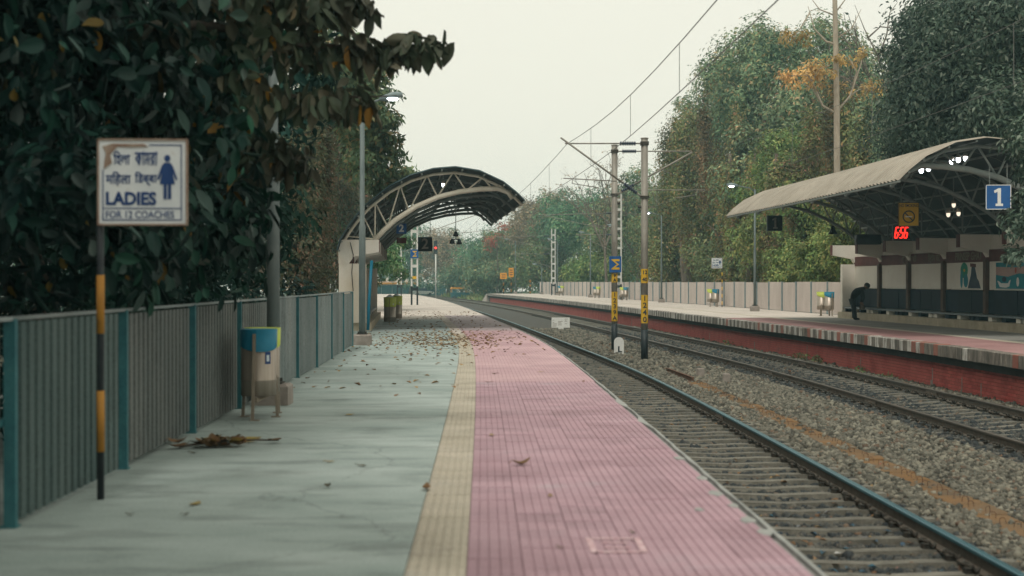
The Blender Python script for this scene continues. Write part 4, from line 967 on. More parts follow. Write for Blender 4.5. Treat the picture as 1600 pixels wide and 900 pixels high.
hung('loudspeaker', 'cluster of small dark loudspeakers on pole under near canopy', 'loudspeaker', 48.5, 2.1, 2.95, cluster, 'black', Q2, 1.7)
square_sign('platform_sign', Q2(55, 3.05, 3.05), 0, .55, 'black', '2', 'patch', 'unlit black box sign with dim numeral 2 under near canopy', 'sign', .9, .012, .8, .14, 'mnavy')
square_sign('platform_sign', Q2(51, 3.95, 3.50), 0, .36, 'blue', '2', 'white', 'small blue sign with white numeral 2 on the near canopy truss', 'sign', .3, .012, .8, .03)
t = square_sign('advert_panel', Q2(52.5, 3.95, 3.12), 0, .34, 'maroon', None, None, 'small dim maroon box hanging below the blue numeral 2 sign', 'panel', .3, 0, 0, .2, None, .2)

# ---- the bending person
def person(label, loc, rz):
    me = bpy.data.meshes.new('person')
    V = []; Ed = []; Rr = []
    def chain(pts, start=None):
        prev = start
        for p, r_ in pts:
            V.append(p); Rr.append(r_); i = len(V) - 1
            if prev is not None: Ed.append((prev, i))
            prev = i
        return prev
    V.append((-.18, 0, .86)); Rr.append((.15, .17))
    sp = chain([((-.10, 0, .98), (.14, .165)), ((.04, 0, 1.10), (.145, .175)), ((.18, 0, 1.19), (.135, .175)), ((.27, 0, 1.225), (.075, .08)), ((.335, 0, 1.245), (.06, .062))], 0)
    for s_ in (-1, 1):
        k = chain([((-.16, .1*s_, .78), (.098, .098)), ((-.10 + .03*s_, .105*s_, .45), (.066, .068)), ((-.07 + .05*s_, .11*s_, .1), (.048, .05)), ((-.05 + .05*s_, .11*s_, .045), (.05, .045)), ((.1 + .05*s_, .115*s_, .03), (.035, .03))], 0)
        k = chain([((.19, .2*s_, 1.14), (.062, .062)), ((.25, .22*s_, .88), (.05, .05)), ((.20, .17*s_, .68), (.038, .038))], 3)
    me.from_pydata(V, Ed, [])
    o = inst('person', me, None, loc, rz)
    o.modifiers.new('skin', 'SKIN'); o.modifiers.new('sub', 'SUBSURF').levels = 1
    o.modifiers['sub'].render_levels = 2
    sv = me.skin_vertices[0].data
    for i, r_ in enumerate(Rr): sv[i].radius = r_
    sv[0].use_root = True
    me.materials.append(M['cloth'])
    tag(o, label, 'person')
    # trousers shell, head, hands
    hd = MB(); n = 14
    prof = [(.001, -.125), (.045, -.118), (.075, -.08), (.088, -.03), (.093, .03), (.085, .08), (.055, .115), (.001, .128)]
    hd.lathe(prof, n)
    h = hd.build('head', M['skin'], o, True, loc=(.40, 0, 1.31)); h.rotation_euler = (0, R(50), 0); h.scale = (1.12, .85, 1)
    hr = MB().lathe([(.098, -.02), (.101, .03), (.093, .085), (.06, .125), (.001, .138)], n).build('hair', M['hair'], o, True, loc=(.392, 0, 1.315)); hr.rotation_euler = (0, R(35), 0); hr.scale = (1.15, .9, 1)
    ns = MB().lathe([(.001, .03), (.016, 0), (.012, -.02), (.001, -.025)], 8).build('nose', M['skin'], h, True, loc=(.092, 0, -.02))
    for s_ in (-1, 1):
        MB().lathe([(.001, .028), (.014, .02), (.014, -.02), (.001, -.028)], 6).build('ear', M['skin'], h, True, loc=(.0, .093 * s_, -.01))
        hm = MB(); hm.tube([(0, 0, .05), (0, 0, 0), (.01, 0, -.05)], [.03, .04, .036], 8)
        for f_ in range(4):
            hm.tube([(.012, (f_ - 1.5) * .019, -.045), (.022, (f_ - 1.5) * .02, -.085 - .006 * (1.5 - abs(f_ - 1.5))), (.012, (f_ - 1.5) * .019, -.118)], [.0095, .009, .007], 6)
        hm.tube([(.02, -.035, -.01), (.045, -.045, -.04), (.05, -.04, -.065)], [.011, .01, .008], 6)
        hm.build('hand', M['skin'], o, True, loc=(.195, .168 * s_, .65))
    for s_ in (-1, 1):
        MB().tube([(-.165, .1*s_, .83), (-.14, .103*s_, .66), (-.10 + .03*s_, .105*s_, .45), (-.08 + .04*s_, .108*s_, .26), (-.07 + .05*s_, .11*s_, .08)], [.125, .105, .082, .074, .07], 12).build('trouser_leg', M['cloth2'], o, True)
    return o
pp = P(54.4, 13.72, Z1)
po = person('person in dark clothes bending forward beside the shelter plinth', pp, yaw(54) + R(-8)); po.scale = (1.0, 1.0, 1.0)
bag = MB().lathe([(.001, -.12), (.09, -.11), (.12, -.03), (.09, .06), (.05, .1), (.001, .11)], 12)
tag(bag.build('cloth_bag', M['bark'], None, True, loc=P(54.35, 13.93, Z1 + .50)), 'small brown bag held low by the bending person', 'bag')

# ================================================================== OVERHEAD LINE
def insulator(mb, p0, p1, n=7, r_=.085):
    p0 = Vector(p0); p1 = Vector(p1); pts = []; rr = []
    for i in range(n):
        for f_, q in ((.0, .035), (.3, r_), (.6, r_ * .8), (.9, .035)): pts.append(p0.lerp(p1, (i + f_) / n)); rr.append(q)
    return mb.tube(pts, rr, 10)
def plate_text(parent, chars, x, y, z0, z1, size):
    n = len(chars)
    for i, c in enumerate(chars):
        z = z1 - (z1 - z0) * (i + .5) / n
        inst('lettering', text_mesh(c, size, M['black'], .006), parent, (x, y, z))
def round_mast(label, loc, rz, h, plates, sgn, top_z, strut, reg, tip, r_=.118):
    zb = -1.1 - loc[2]
    t = thing('catenary_mast', label, 'catenary mast', loc, rz)
    p = MB().tube([(0, 0, -1.12), (0, 0, h)], r_, 16).build('mast_tube', M['mast'], t, True)
    MB().lathe([(r_ + .02, h), (r_ + .02, h + .03), (.001, h + .05)], 12).build('cap', M['mast'], p, True)
    MB().tube([(0, 0, -1.1), (0, 0, -.02)], r_ + .004, 16).build('black_base', M['black'], p, True)
    for z0, z1, chars, size in plates:
        q = MB(); n = 12
        for k in range(n):
            a = -math.pi / 2 - 1.25 + 2.5 * k / (n - 1)
            q.v += [((r_ + .008) * math.cos(a), (r_ + .008) * math.sin(a), z0), ((r_ + .008) * math.cos(a), (r_ + .008) * math.sin(a), z1)]
        for k in range(n - 1): q.f.append((2*k, 2*k+2, 2*k+3, 2*k+1))
        pl = q.build('number_plate', M['signyellow'], p, True); plate_text(pl, chars, 0, -r_ - .014, z0, z1, size)
    # cantilever: top tube, strut, registration arm
    x = lambda a: sgn * a
    tt = MB().tube([(x(r_), 0, top_z), (x(.3), 0, top_z)], .025, 8).tube([(x(.85), 0, top_z), (x(tip), 0, top_z + .0)], .024, 8).build('stay_tube', M['tubebrown'], t, True)
    insulator(MB(), (x(.3), 0, top_z), (x(.85), 0, top_z)).build('insulator', M['insul'], t, True)
    (xa, za), (xb, zb_) = strut; d = Vector((x(xb) - x(xa), 0, zb_ - za)).normalized()
    a = Vector((x(xa), 0, za)); b = Vector((x(xb), 0, zb_))
    MB().tube([a, a + d * .2], .03, 8).tube([a + d * .75, b], .032, 8).build('bracket_tube', M['tubebrown'], t, True)
    insulator(MB(), a + d * .2, a + d * .75).build('insulator', M['insul'], t, True)
    (ra, rz_), (rb, rzb) = reg
    MB().tube([(x(ra), 0, rz_), (x(rb), 0, rzb)], .02, 6).tube([(x(rb - .3), 0, rzb), (x(rb - .3), 0, rzb - .18)], .014, 6).tube([(x(rb - .3), 0, rzb - .18), (x(rb - 1.2), 0, rzb - .32)], .014, 6).build('registration_arm', M['tubebrown'], t, True)
    MB().tube([(x(r_), 0, za - .35), (x(r_ + .1), 0, za - .35)], .05, 8).box(-r_ - .03, r_ + .03, -r_ - .03, r_ + .03, za - .06, za + .02).box(-r_ - .02, r_ + .02, -r_ - .02, r_ + .02, top_z - .06, top_z + .06).build('clamp', M['clip'], t)
    return t
m2 = P(48, 4.29, 0); m1 = P(54.8, 4.27, 0)
round_mast('round steel catenary mast numbered 1240 with arm reaching over the polished track', m2, 0, 6.46, [(1.56, 2.04, ['12', '40'], .17), (.20, 1.16, ['1', '2', '4', '0'], .25)], -1, 6.3, ((.1, 4.5), (2.85, 6.5)), ((.95, 5.02), (2.75, 5.12)), 2.7)
ms = round_mast('round steel catenary mast with blue Sigma board standing behind white L board', m1, 0, 6.88, [(1.58, 1.93, ['9', 'A'], .17), (.08, 1.22, ['1', '2', '3', '9', 'A'], .23)], 1, 6.66, ((.1, 5.0), (3.0, 6.62)), ((.9, 5.16), (3.5, 5.16)), 3.0)
sg = thing('sigma_board', 'blue square board with yellow Sigma mark fixed to round mast', 'sign', m1 + Vector((.02, -.17, 2.28)), 0)
MB().box(-.23, .23, -.015, .015, -.31, .31).build('panel', M['blue'], sg); MB().box(-.05, .05, .015, .06, -.1, .1).build('bracket', M['clip'], sg)
MB().prism([(-.15, .2), (.16, .2), (.16, .12), (-.02, .12), (.14, .0), (-.02, -.12), (.16, -.12), (.16, -.2), (-.15, -.2), (-.15, -.17), (.06, 0), (-.15, .17)], -.022, -.014).build('sigma_mark', M['signyellow'], sg)
# white L board and white notice board in the ballast
lb = thing('marker_board', 'white round-topped board with black L in front of the mast', 'marker board', P(52, 4.02, -1.06), 0)
ol = [(-.18, .06), (.18, -.0), (.18, .46)] + [(.18 * math.cos(k * math.pi / 10), .46 + .17 * math.sin(k * math.pi / 10)) for k in range(1, 10)] + [(-.18, .46)]
MB().prism(ol, -.02, .02).build('panel', M['white'], lb); inst('lettering', text_mesh('L', .3, M['black'], .012), lb, (.03, -.024, .17)); MB().box(-.03, .03, .02, .05, -.1, .4).build('stake', M['clip'], lb)
nbd = thing('notice_board', 'low white notice board with rows of small print between the tracks', 'notice board', P(78, 4.72, -1.06), .02)
MB().box(-.5, .5, -.015, .015, .14, .70).build('panel', M['white'], nbd); MB().box(-.12, .16, -.012, .02, -.05, .2).build('stake', M['white'], nbd)
pm = MB(); q = random.Random(5)
for i in range(7):
    for (xa, xb) in ((-.45, -.2), (-.15, .15), (.22, .4)):
        if q.random() < .75: pm.box(xa, xa + (xb - xa) * q.uniform(.4, 1), -.02, -.014, .21 + i * .066, .235 + i * .066)
pm.build('print', M['patch'], nbd)

def ladder_mast(label, loc, rz, h, booms, sign=None):
    t = thing('lattice_mast', label, 'lattice mast', loc, rz)
    for x in (-.2, .2):
        MB().box(x - .055, x + .055, -.07, .07, 0, h).build('channel', M['whitem'], t)
        MB().box(x - .059, x + .059, -.074, .074, .0, 1.3).build('black_base', M['black'], t)
    z = 1.0; k = 0
    while z < h - .2:
        MB().box(-.2, .2, -.055, -.045, z, z + .2).build('batten', M['black' if z < 1.1 else ('signyellow' if k in (1, 3) and sign else 'whitem')], t); z += .8; k += 1
    for (x1, zb, z1) in booms:
        s_ = 1 if x1 > 0 else -1
        bm = MB().tube([(0, 0, zb), (s_ * .5, 0, zb)], .03, 6).tube([(s_ * 1.05, 0, zb), (x1, 0, z1)], .03, 6); b_ = bm.build('boom', M['tubebrown'], t, True)
        insulator(MB(), (s_ * .5, 0, zb), (s_ * 1.05, 0, zb)).build('insulator', M['insul'], b_, True)
        MB().tube([(s_ * .2, 0, zb - 1.5), (x1 * .93, 0, z1 - .05)], .025, 6).build('stay', M['tubebrown'], b_)
    if sign:
        p = MB().box(-.27, .27, -.12, -.09, sign - .3, sign + .3).build('sigma_panel', M['blue'], t)
        MB().prism([(-.15, sign + .2), (.16, sign + .2), (.16, sign + .12), (-.02, sign + .12), (.14, sign), (-.02, sign - .12), (.16, sign - .12), (.16, sign - .2), (-.15, sign - .2), (.06, sign)], -.13, -.119).build('sigma_mark', M['signyellow'], p)
    return t
ladder_mast('tall white lattice mast with black foot on the opposite platform', P(117, 14.25, Z1), yaw(117), 8.8, [(-6.6, 7.2, 7.0), (-3.6, 5.4, 5.4)])
ladder_mast('short white lattice mast with black foot before the distant trees', P(157, 14.2, Z1), yaw(157), 7.4, [(-6.6, 6.6, 6.5), (-5, 4.6, 4.6)])
ladder_mast('white lattice mast with yellow plates and Sigma board on the near platform', P(99, -3.05, 0), 0, 7.2, [(4.6, 6.3, 6.3)], 3.55)
ladder_mast('distant white lattice mast near the end of the near platform', P(150, -3.2, 0), 0, 6.6, [(4.6, 6.2, 6.2)])
# wires
def wire_line(label, d, sup, zf, r_=.013):
    pts = []
    for i in range(len(sup) - 1):
        a, b = sup[i], sup[i + 1]; n = 14
        for k in range(n + (1 if i == len(sup) - 2 else 0)):
            f_ = k / n; Y = a + (b - a) * f_; st = .18 * (-1) ** i * (1 - 2 * f_)
            pts.append(P(Y, d + st * 0, zf(f_)))
    o = MB().tube(pts, r_, 5).build('catenary_wire', M['wire']); return o
S1 = [-6, 48, 99, 150, 200]; S2 = [2, 54.8, 117, 165, 215]
for k, (d, sup, za) in enumerate(((TR1 - .05, S1, 6.28), (TR2, S2, 6.45))):
    nm = ('polished', 'rusty')[k]
    t = thing('overhead_wires', 'overhead catenary wires strung above the %s track' % nm, 'overhead wires')
    o = wire_line('', d, sup, lambda f_: za - 1.75 * f_ * (1 - f_), (.010, .006)[k]); o.name = 'messenger_wire'; o.parent = t
    o = wire_line('', d, sup, lambda f_: 4.98, (.009, .006)[k]); o.name = 'contact_wire'; o.parent = t
    for i in range(3):
        a, b = sup[i], sup[i + 1]
        for f_ in (.12, .28, .42, .58, .72, .88):
            Y = a + (b - a) * f_
            if Y > 12: MB().tube([P(Y, d, 4.98), P(Y, d, za - 1.75 * f_ * (1 - f_))], .006, 4).build('dropper', M['wire'], t)
tag(MB().tube([P(99, -2.9, 5.2).lerp(P(48, 4.2, 4.9), 1 - i / 16) - Vector((0, 0, 3.0 * i / 16 * (1 - i / 16))) for i in range(17)], .011, 5).build('feeder_wire', M['tubebrown']), 'slack brown wire sagging from the round mast towards the far canopy', 'wire')

# ---- signal and boards in the distance
sgl = thing('railway_signal', 'signal post showing a red light beyond the near shelter', 'railway signal', P(190, 3.6, -1.05), 0)
MB().tube([(0, 0, 0), (0, 0, 7.0)], .09, 8).build('post', M['whitem'], sgl, True); MB().box(-.25, .25, -.1, .1, 6.4, 8.2).build('backboard', M['black'], sgl)
MB().lathe([(.001, 0), (.15, 0), (.17, -.01)], 14).build('lamp', M['redlamp'], sgl, loc=(0, -.11, 7.2)).rotation_euler = (R(90), 0, 0)
for k, (Y, d, h, w_, hh, lab) in enumerate(((176, 10.9, 2.6, .85, .75, 'lower orange warning board on a black and orange striped post'), (177, 12.0, 3.25, .62, 1.15, 'taller orange board with lines of black print beside the fence end'))):
    t = thing('warning_board', lab, 'sign', P(Y, d, Z1), 0)
    banded_post(t, h - .3, .06, [(.2 + .8 * i, .6 + .8 * i, 'orange') for i in range(3)])
    p = MB().box(-w_/2, w_/2, -.1, -.06, h - hh, h).build('panel', M['orangeboard'], t)
    pm = MB()
    for i in range(3): pm.box(-w_ * .3, w_ * .3, -.106, -.099, h - hh + hh * (.2 + .25 * i), h - hh + hh * (.3 + .25 * i))
    pm.build('print', M['brown'], p)
t = thing('bollard', 'short black and orange striped post at the end of the pale fence', 'post', P(175.5, 14.2, Z1), 0)
banded_post(t, 1.75, .1, [(.05, .3, 'orange'), (.9, 1.15, 'orange'), (1.35, 1.74, 'orange')])

# ---- far road: teal barrier, white building, car and truck
tb = thing('barrier_wall', 'long teal painted barrier wall beyond the end of the platforms', 'barrier')
for i in range(9):
    MB().box(-31 + i * 2.2, -31 + i * 2.2 + 2.12, 289.9, 290.1, -1.1, .9 + .06 * (i % 2)).build('barrier_panel', M['teal'], tb)
bd = thing('building', 'low pale building with orange awning behind the teal barrier', 'building', (-24, 300, -1.1), 0)
MB().box(-7, 4.5, 0, 6, 0, 5.2).build('wall', M['white'], bd); MB().box(-7.3, 4.8, -.6, 6.4, 5.2, 5.6).build('roof', M['patch'], bd)
for i in range(5): MB().box(-6.2 + i * 2.1, -4.9 + i * 2.1, -.06, .03, 2.8, 4.3).build('window', M['mnavy'], bd)
MB().prism([(-6.8, 2.6), (4.3, 2.6), (4.3, 2.2), (-6.8, 2.2)], -1.5, -.02).build('awning', M['orangeboard'], bd)
def car(label, loc, rz, m, roofm, truck=False):
    t = thing('parked_car' if not truck else 'auto_rickshaw', label, 'car' if not truck else 'auto rickshaw', loc, rz)
    if not truck:
        MB().prism([(-2.0, .3), (2.0, .3), (2.05, .75), (1.2, .9), (-1.6, .95), (-2.05, .8)], -.8, .8).build('body', M[m], t)
        MB().prism([(-1.4, .93), (1.05, .9), (.45, 1.45), (-.9, 1.48)], -.68, .68).build('cabin', M['mnavy'], t)
        MB().prism([(-.9, 1.48), (.45, 1.45), (.4, 1.5), (-.85, 1.53)], -.7, .7).build('roof', M[m], t)
        wx = (-1.25, 1.25)
    else:
        MB().prism([(-1.4, .35), (1.3, .35), (1.5, .8), (1.2, 1.1), (-1.4, 1.1)], -.65, .65).build('body', M[m], t)
        MB().prism([(-1.45, 1.65), (.9, 1.65), (.7, 1.85), (-1.3, 1.9)], -.68, .68).build('roof', M[roofm], t)
        for x in (-1.35, .95):
            for y in (-.62, .62): MB().box(x - .04, x + .04, y - .03, y + .03, 1.1, 1.66).build('pillar', M[roofm], t)
        wx = (-.95, 1.1)
    for x in wx:
        for y in (-.72, .72): MB().tube([(x, y - .09, .3), (x, y + .09, .3)], .3, 14).build('wheel', M['black'], t, True)
    return t
a = W(661, 452, 282); car('white car parked in front of the teal barrier', (a.x, 282, -1.1), R(15), 'white', 'white')
a = W(719, 452, 215); car('teal three-wheeler with orange roof among far bushes', (a.x, 215, -1.1), R(10), 'teal', 'orangeboard', True)

# ================================================================== TREES
def leaves(name, pos, out, size, mat_, parent, aspect=.42, droop=.4, six=False, up=.45, jit=.7):
    n = len(pos)
    nrm = out + np.array([0, 0, up]) + NR.normal(size=(n, 3)) * jit * .6; nrm /= np.linalg.norm(nrm, axis=1, keepdims=True)
    ax = NR.normal(size=(n, 3)) * .7 + out * .6 + np.array([0, 0, -droop]); ax -= nrm * np.sum(ax * nrm, 1, keepdims=True)
    ax /= np.linalg.norm(ax, axis=1, keepdims=True) + 1e-9; sd = np.cross(nrm, ax)
    L = size[:, None]; Wd = L * aspect
    if not six:
        V = np.stack([pos, pos + ax*L*.45 + sd*Wd*.5 + nrm*Wd*.18, pos + ax*L - nrm*L*.12, pos + ax*L*.45 - sd*Wd*.5 + nrm*Wd*.18], 1)
        f = np.array([(0, 2, 1), (0, 3, 2)]); nv = 4; k = 3
    else:
        st = ((.10, .22), (.26, .42), (.45, .5), (.64, .44), (.82, .25)); cols = [pos]
        for f_, w_ in st: cols.append(pos + ax*L*f_ + sd*Wd*w_ + nrm*(Wd*.16 - L*.14*f_*f_))
        cols.append(pos + ax*L - nrm*L*.16)
        for f_, w_ in st[::-1]: cols.append(pos + ax*L*f_ - sd*Wd*w_ + nrm*(Wd*.16 - L*.14*f_*f_))
        V = np.stack(cols, 1); f = np.array([(0, 6, 5, 4, 3, 2, 1), (0, 11, 10, 9, 8, 7, 6)]); nv = 12; k = 7
    Fc = (f[None] + (np.arange(n) * nv)[:, None, None]).reshape(-1, k)
    return np_mesh(name, V.reshape(-1, 3), Fc, k, mat_, parent)
def dirs(n):
    d = NR.normal(size=(n, 3)); return d / np.linalg.norm(d, axis=1, keepdims=True)
def crown(parent, ells, n, size, mat_, clump=.9, per=60, name='crown', aspect=.42, droop=.4, six=False, fill=.35, hang=0., clip=None, flat=.75):
    """ells: [(centre, (rx,ry,rz))]; clumps of leaves spread through the volume, mostly near the surface"""
    wts = np.array([(e[1][0]*e[1][1] + e[1][1]*e[1][2] + e[1][0]*e[1][2]) for e in ells], float); wts /= wts.sum()
    P_, O_ = [], []
    for (c, r_), w_ in zip(ells, wts):
        m = max(4, int(n * w_ / per)); d = dirs(m); rad = 1 - NR.random(m) ** 2 * (1 - fill) + NR.normal(size=m) * .09
        cc = np.array(c) + d * rad[:, None] * np.array(r_)
        k = max(6, int(n * w_ / m))
        cr = clump * NR.uniform(.4, 1.45, m)
        ld = dirs(m * k).reshape(m, k, 3); lr = NR.random((m, k)) ** .3
        off = ld * lr[..., None] * cr[:, None, None] * np.array([1, 1, flat])
        if hang: off[..., 2] -= hang * NR.random((m, k)) ** 1.5
        p = cc[:, None] + off; o = ld * .8 + d[:, None] * .5
        P_.append(p.reshape(-1, 3)); O_.append(o.reshape(-1, 3))
    p = np.concatenate(P_); o = np.concatenate(O_)
    if clip is not None:
        k = clip(p); p = p[k]; o = o[k]
    o /= np.linalg.norm(o, axis=1, keepdims=True) + 1e-9
    s_ = size * (NR.uniform(.4, 1.35, len(p)) if six else NR.uniform(.65, 1.25, len(p)))
    return leaves(name, p, o, s_, mat_, parent, aspect, droop, six)
def ell(x, y, Y, rx, rz, ry):
    return (tuple(W(x, y, Y)), (rx * Y / F, ry, rz * Y / F))
def trunk(parent, base, top, r0, r1, m='bark', bend=.3, n=7, seed=1, limbs=5, spread=2.5, name='trunk'):
    q = random.Random(seed); base = Vector(base); top = Vector(top); pts = []
    for i in range(n):
        f_ = i / (n - 1); pts.append(base.lerp(top, f_) + Vector((q.uniform(-bend, bend), q.uniform(-bend, bend), 0)) * math.sin(f_ * math.pi))
    rr = [r0 + (r1 - r0) * (i / (n - 1)) ** .8 for i in range(n)]; rr[0] *= 1.25
    t = MB().tube(pts, rr, 10).build(name, M[m], parent, True)
    for k in range(limbs):
        i = q.randint(n // 2, n - 2); p = pts[i]; a = q.uniform(0, 2 * math.pi); L = spread * q.uniform(.6, 1.2)
        e = p + Vector((math.cos(a) * L, math.sin(a) * L, L * q.uniform(.4, 1.0))); mid = p.lerp(e, .5) + Vector((0, 0, L * .12))
        MB().tube([p, mid, e], [rr[i] * .55, rr[i] * .35, rr[i] * .12], 7).build('limb', M[m], t, True)
    return t
def bare(parent, base, h, seed, m='bark', levels=4, r0=.16, spread=.55, leafm=None, nleaf=0, ls=.25, lean=(0, 0)):
    q = random.Random(seed); mb = MB(); tips = []
    def grow(p, d, L, r_, lv):
        e = p + d * L; mid = p.lerp(e, .5) + Vector((q.uniform(-1, 1), q.uniform(-1, 1), q.uniform(-.5, .5))) * L * .07
        mb.tube([p, mid, e], [r_, r_ * .82, r_ * .66], 6 if lv > 1 else 4, caps=False)
        if lv == 0: tips.append(e); return
        for k in range(q.choice((2, 3, 3)) if lv < levels else 4):
            dv = (d + Vector((q.gauss(0, spread), q.gauss(0, spread), q.gauss(.1, spread * .5)))).normalized()
            if dv.z < -.1: dv.z = abs(dv.z) * .3
            s0 = p.lerp(e, q.uniform(.55, 1)) if k else e
            grow(s0, dv, L * q.uniform(.55, .8), r_ * .6, lv - 1); 
        tips.append(e)
    grow(Vector(base), Vector((lean[0], lean[1], 1)).normalized(), h * .42, r0, levels)
    t = mb.build('trunk', M[m], parent, True)
    if leafm:
        T = np.array([tuple(v) for v in tips]); ix = NR.integers(0, len(T), nleaf); p = T[ix] + NR.normal(size=(nleaf, 3)) * .25
        leaves('crown', p, dirs(nleaf), ls * NR.uniform(.6, 1.2, nleaf), M[leafm], parent)
    return t
def tree(name, label, base, top, ells, n, size, leafm, r0=.3, bark='bark', seed=1, limbs=5, spread=2.5, cat='tree', **kw):
    t = thing(name, label, cat)
    if base: trunk(t, base, top, r0, r0 * .4, bark, .3, 7, seed, limbs, spread)
    crown(t, ells, n, size, M[leafm], **kw)
    return t
GZ = -1.12
# ---- behind the near fence
behind = lambda p: (p[:, 2] > 1.42) | (p[:, 0] < np.interp(p[:, 1], _gy, _ge) + FD - .25)
fence_side = lambda p: behind(p) & ((p[:, 2] > 4.2) | (p[:, 0] < np.interp(p[:, 1], _gy, _ge) + FD + .75))
t = thing('broadleaf_tree', 'dark tree with very large drooping leaves spreading over the LADIES sign', 'tree')
trunk(t, (-6.2, 13.5, GZ), (-5.6, 13.2, 6.5), .26, .12, 'barkdark', .25, 7, 4, 6, 2.6)
crown(t, [ell(60, 90, 13.2, 210, 170, 1.4), ell(90, 340, 12.6, 190, 120, 1.0), ell(300, 130, 15, 190, 150, 1.5), ell(250, 330, 15.5, 150, 110, 1.3), ((-5.5, 11, 5.2), (2.2, 2.5, 2.2)), ((-4.6, 15.5, 5.0), (1.6, 2, 1.5))],
      17000, .20, M['lf_big'], .5, 30, six=True, aspect=.48, droop=.9, clip=fence_side)
br = MB(); bp = [Vector((-5.6, 13.4, 4.0)), W(330, 40, 14.2), W(470, 70, 14.5), W(590, 76, 14.8), W(690, 66, 15)]
br.tube(bp, [.07, .05, .035, .02, .006], 6); bp2 = [W(330, 60, 14.3), W(420, 150, 14.5), W(560, 152, 14.7), W(620, 150, 14.9)]
br.tube(bp2, [.04, .03, .015, .005], 6); bp3 = [W(300, -40, 14), W(430, -10, 14.3), W(570, 10, 14.6)]; br.tube(bp3, [.05, .03, .006], 6)
bp4 = [W(300, 160, 15), W(380, 230, 15.2), W(470, 250, 15.3)]; br.tube(bp4, [.03, .02, .006], 6)
br.build('branch', M['barkdark'], t, True)
pp_, oo_ = [], []
for line, cnt, sp in ((bp, 420, .15), (bp2, 300, .15), (bp3, 320, .22), (bp4, 190, .2)):
    for i in range(cnt):
        f_ = NR.random() ** .75 * (len(line) - 1.001); j = int(f_); p = line[j].lerp(line[j + 1], f_ - j)
        thin = 1 - .55 * (f_ / (len(line) - 1))
        pp_.append(np.array(p) + NR.normal(size=3) * np.array([sp, sp, sp * .75]) * thin); o_ = NR.normal(size=3); o_[2] = abs(o_[2]) * .3; oo_.append(o_ / np.linalg.norm(o_))
pp_ = np.array(pp_); oo_ = np.array(oo_); kk = (np.hypot(pp_[:, 0] / pp_[:, 1] * F + 800 - 606, HOR - (pp_[:, 2] - EYE) / pp_[:, 1] * F - 140) > 34) & ~((pp_[:, 0] / pp_[:, 1] * F + 800 > 612) & (HOR - (pp_[:, 2] - EYE) / pp_[:, 1] * F > 105)); pp_ = pp_[kk]; oo_ = oo_[kk]
leaves('hanging_leaves', pp_, oo_, .25 * NR.uniform(.5, 1.25, len(pp_)), M['lf_taupe'], t, .5, 1.6, True, .1, .9)
tree('broadleaf_tree', 'shaded tree filling the gap behind the near twin bin', (-8.2, 24, GZ), (-7.6, 23.5, 6), [((-7.6, 21, 5.2), (3.2, 4, 3.6)), ((-7, 27, 4.0), (2.6, 4, 3.2)), ell(330, 250, 21, 110, 130, 2), ell(400, 330, 24, 70, 110, 2.2), ell(440, 110, 22, 90, 90, 2)],
     26000, .2, 'lf_bigdark', .28, 'barkdark', 5, 5, 2.5, clump=.6, per=40, clip=fence_side)
tree('broadleaf_tree', 'deep dark tree crowding the sky above the LADIES sign', (-10, 14, GZ), (-9, 14, 7), [((-9, 14, 6), (3.5, 5, 4.2)), ((-9.5, 8, 5.5), (3.2, 4, 4.2)), ((-9, 19, 8), (3.5, 4, 3.5)), ((-6, 12.5, 8.5), (3.5, 4, 2.4))],
     22000, .26, 'lf_bigdark', .35, 'barkdark', 6, 5, 2.5, clump=.8, per=40, clip=fence_side)
tree('undergrowth_bush', 'low dark bushes pressing against the back of corrugated fence', None, None, [((-5.9, y, .6), (1.1, 1.8, 1.6)) for y in (8, 11, 14, 17.5, 21, 25, 29, 33)],
     12000, .2, 'lf_bigdark', cat='bush', clump=.5, per=30, clip=behind)
tree('roadside_tree', 'brownish fine-leaved tree between the two grey lamp posts', (-8.2, 44, GZ), (-8, 44, 6), [ell(500, 330, 42, 70, 110, 2.5), ell(560, 280, 45, 55, 100, 2.2), ell(470, 250, 40, 60, 100, 2.5), ell(480, 410, 40, 70, 60, 2)],
     30000, .15, 'lf_brown', .25, 'bark', 7, 6, 2.2, clump=.6, per=50, clip=lambda p: p[:, 0] < np.interp(p[:, 1], _gy, _ge) - 6.0)
tree('roadside_tree', 'green tree whose sprays reach out above the near shelter roof', (-9.5, 52, GZ), (-8.3, 51, 7), [ell(560, 160, 47, 45, 60, 2), ell(575, 235, 48, 38, 50, 1.6), ell(600, 285, 50, 26, 18, 1.2), ell(530, 120, 46, 60, 70, 2.5), ell(605, 190, 47, 22, 8, .8), ell(612, 240, 48, 18, 7, .7), ell(625, 270, 50, 22, 6, .7), ell(595, 150, 47, 22, 8, .7), ell(600, 215, 47, 20, 8, .7)],
     15000, .24, 'lf_mango', .25, 'bark', 8, 6, 2.5, clump=.4, per=34, flat=.5)
tree('roadside_tree', 'hazy green tree hanging leaves below the near shelter canopy', (-13, 84, GZ), (-10.5, 83, 4.5), [ell(628, 378, 82, 14, 9, 1), ell(610, 405, 80, 24, 22, 1.5), ell(626, 424, 82, 12, 6, .8), ell(560, 380, 80, 60, 60, 3)],
     7000, .26, 'lf_far', .2, 'bark', 9, 4, 2, clump=.6, per=40, clip=lambda p: p[:, 2] > .4)
tree('roadside_tree', 'tall shadowy tree showing between lamp post and the shelter pillar', (-11, 82, GZ), (-10.5, 82, 8), [ell(520, 300, 78, 45, 110, 3), ell(480, 240, 74, 60, 100, 3), ell(545, 360, 84, 26, 80, 2.5), ell(510, 420, 76, 50, 40, 2.5), ell(560, 300, 88, 30, 50, 2.5)],
     30000, .26, 'lf_brown', .3, 'bark', 23, 6, 3, clump=1.0, per=60)
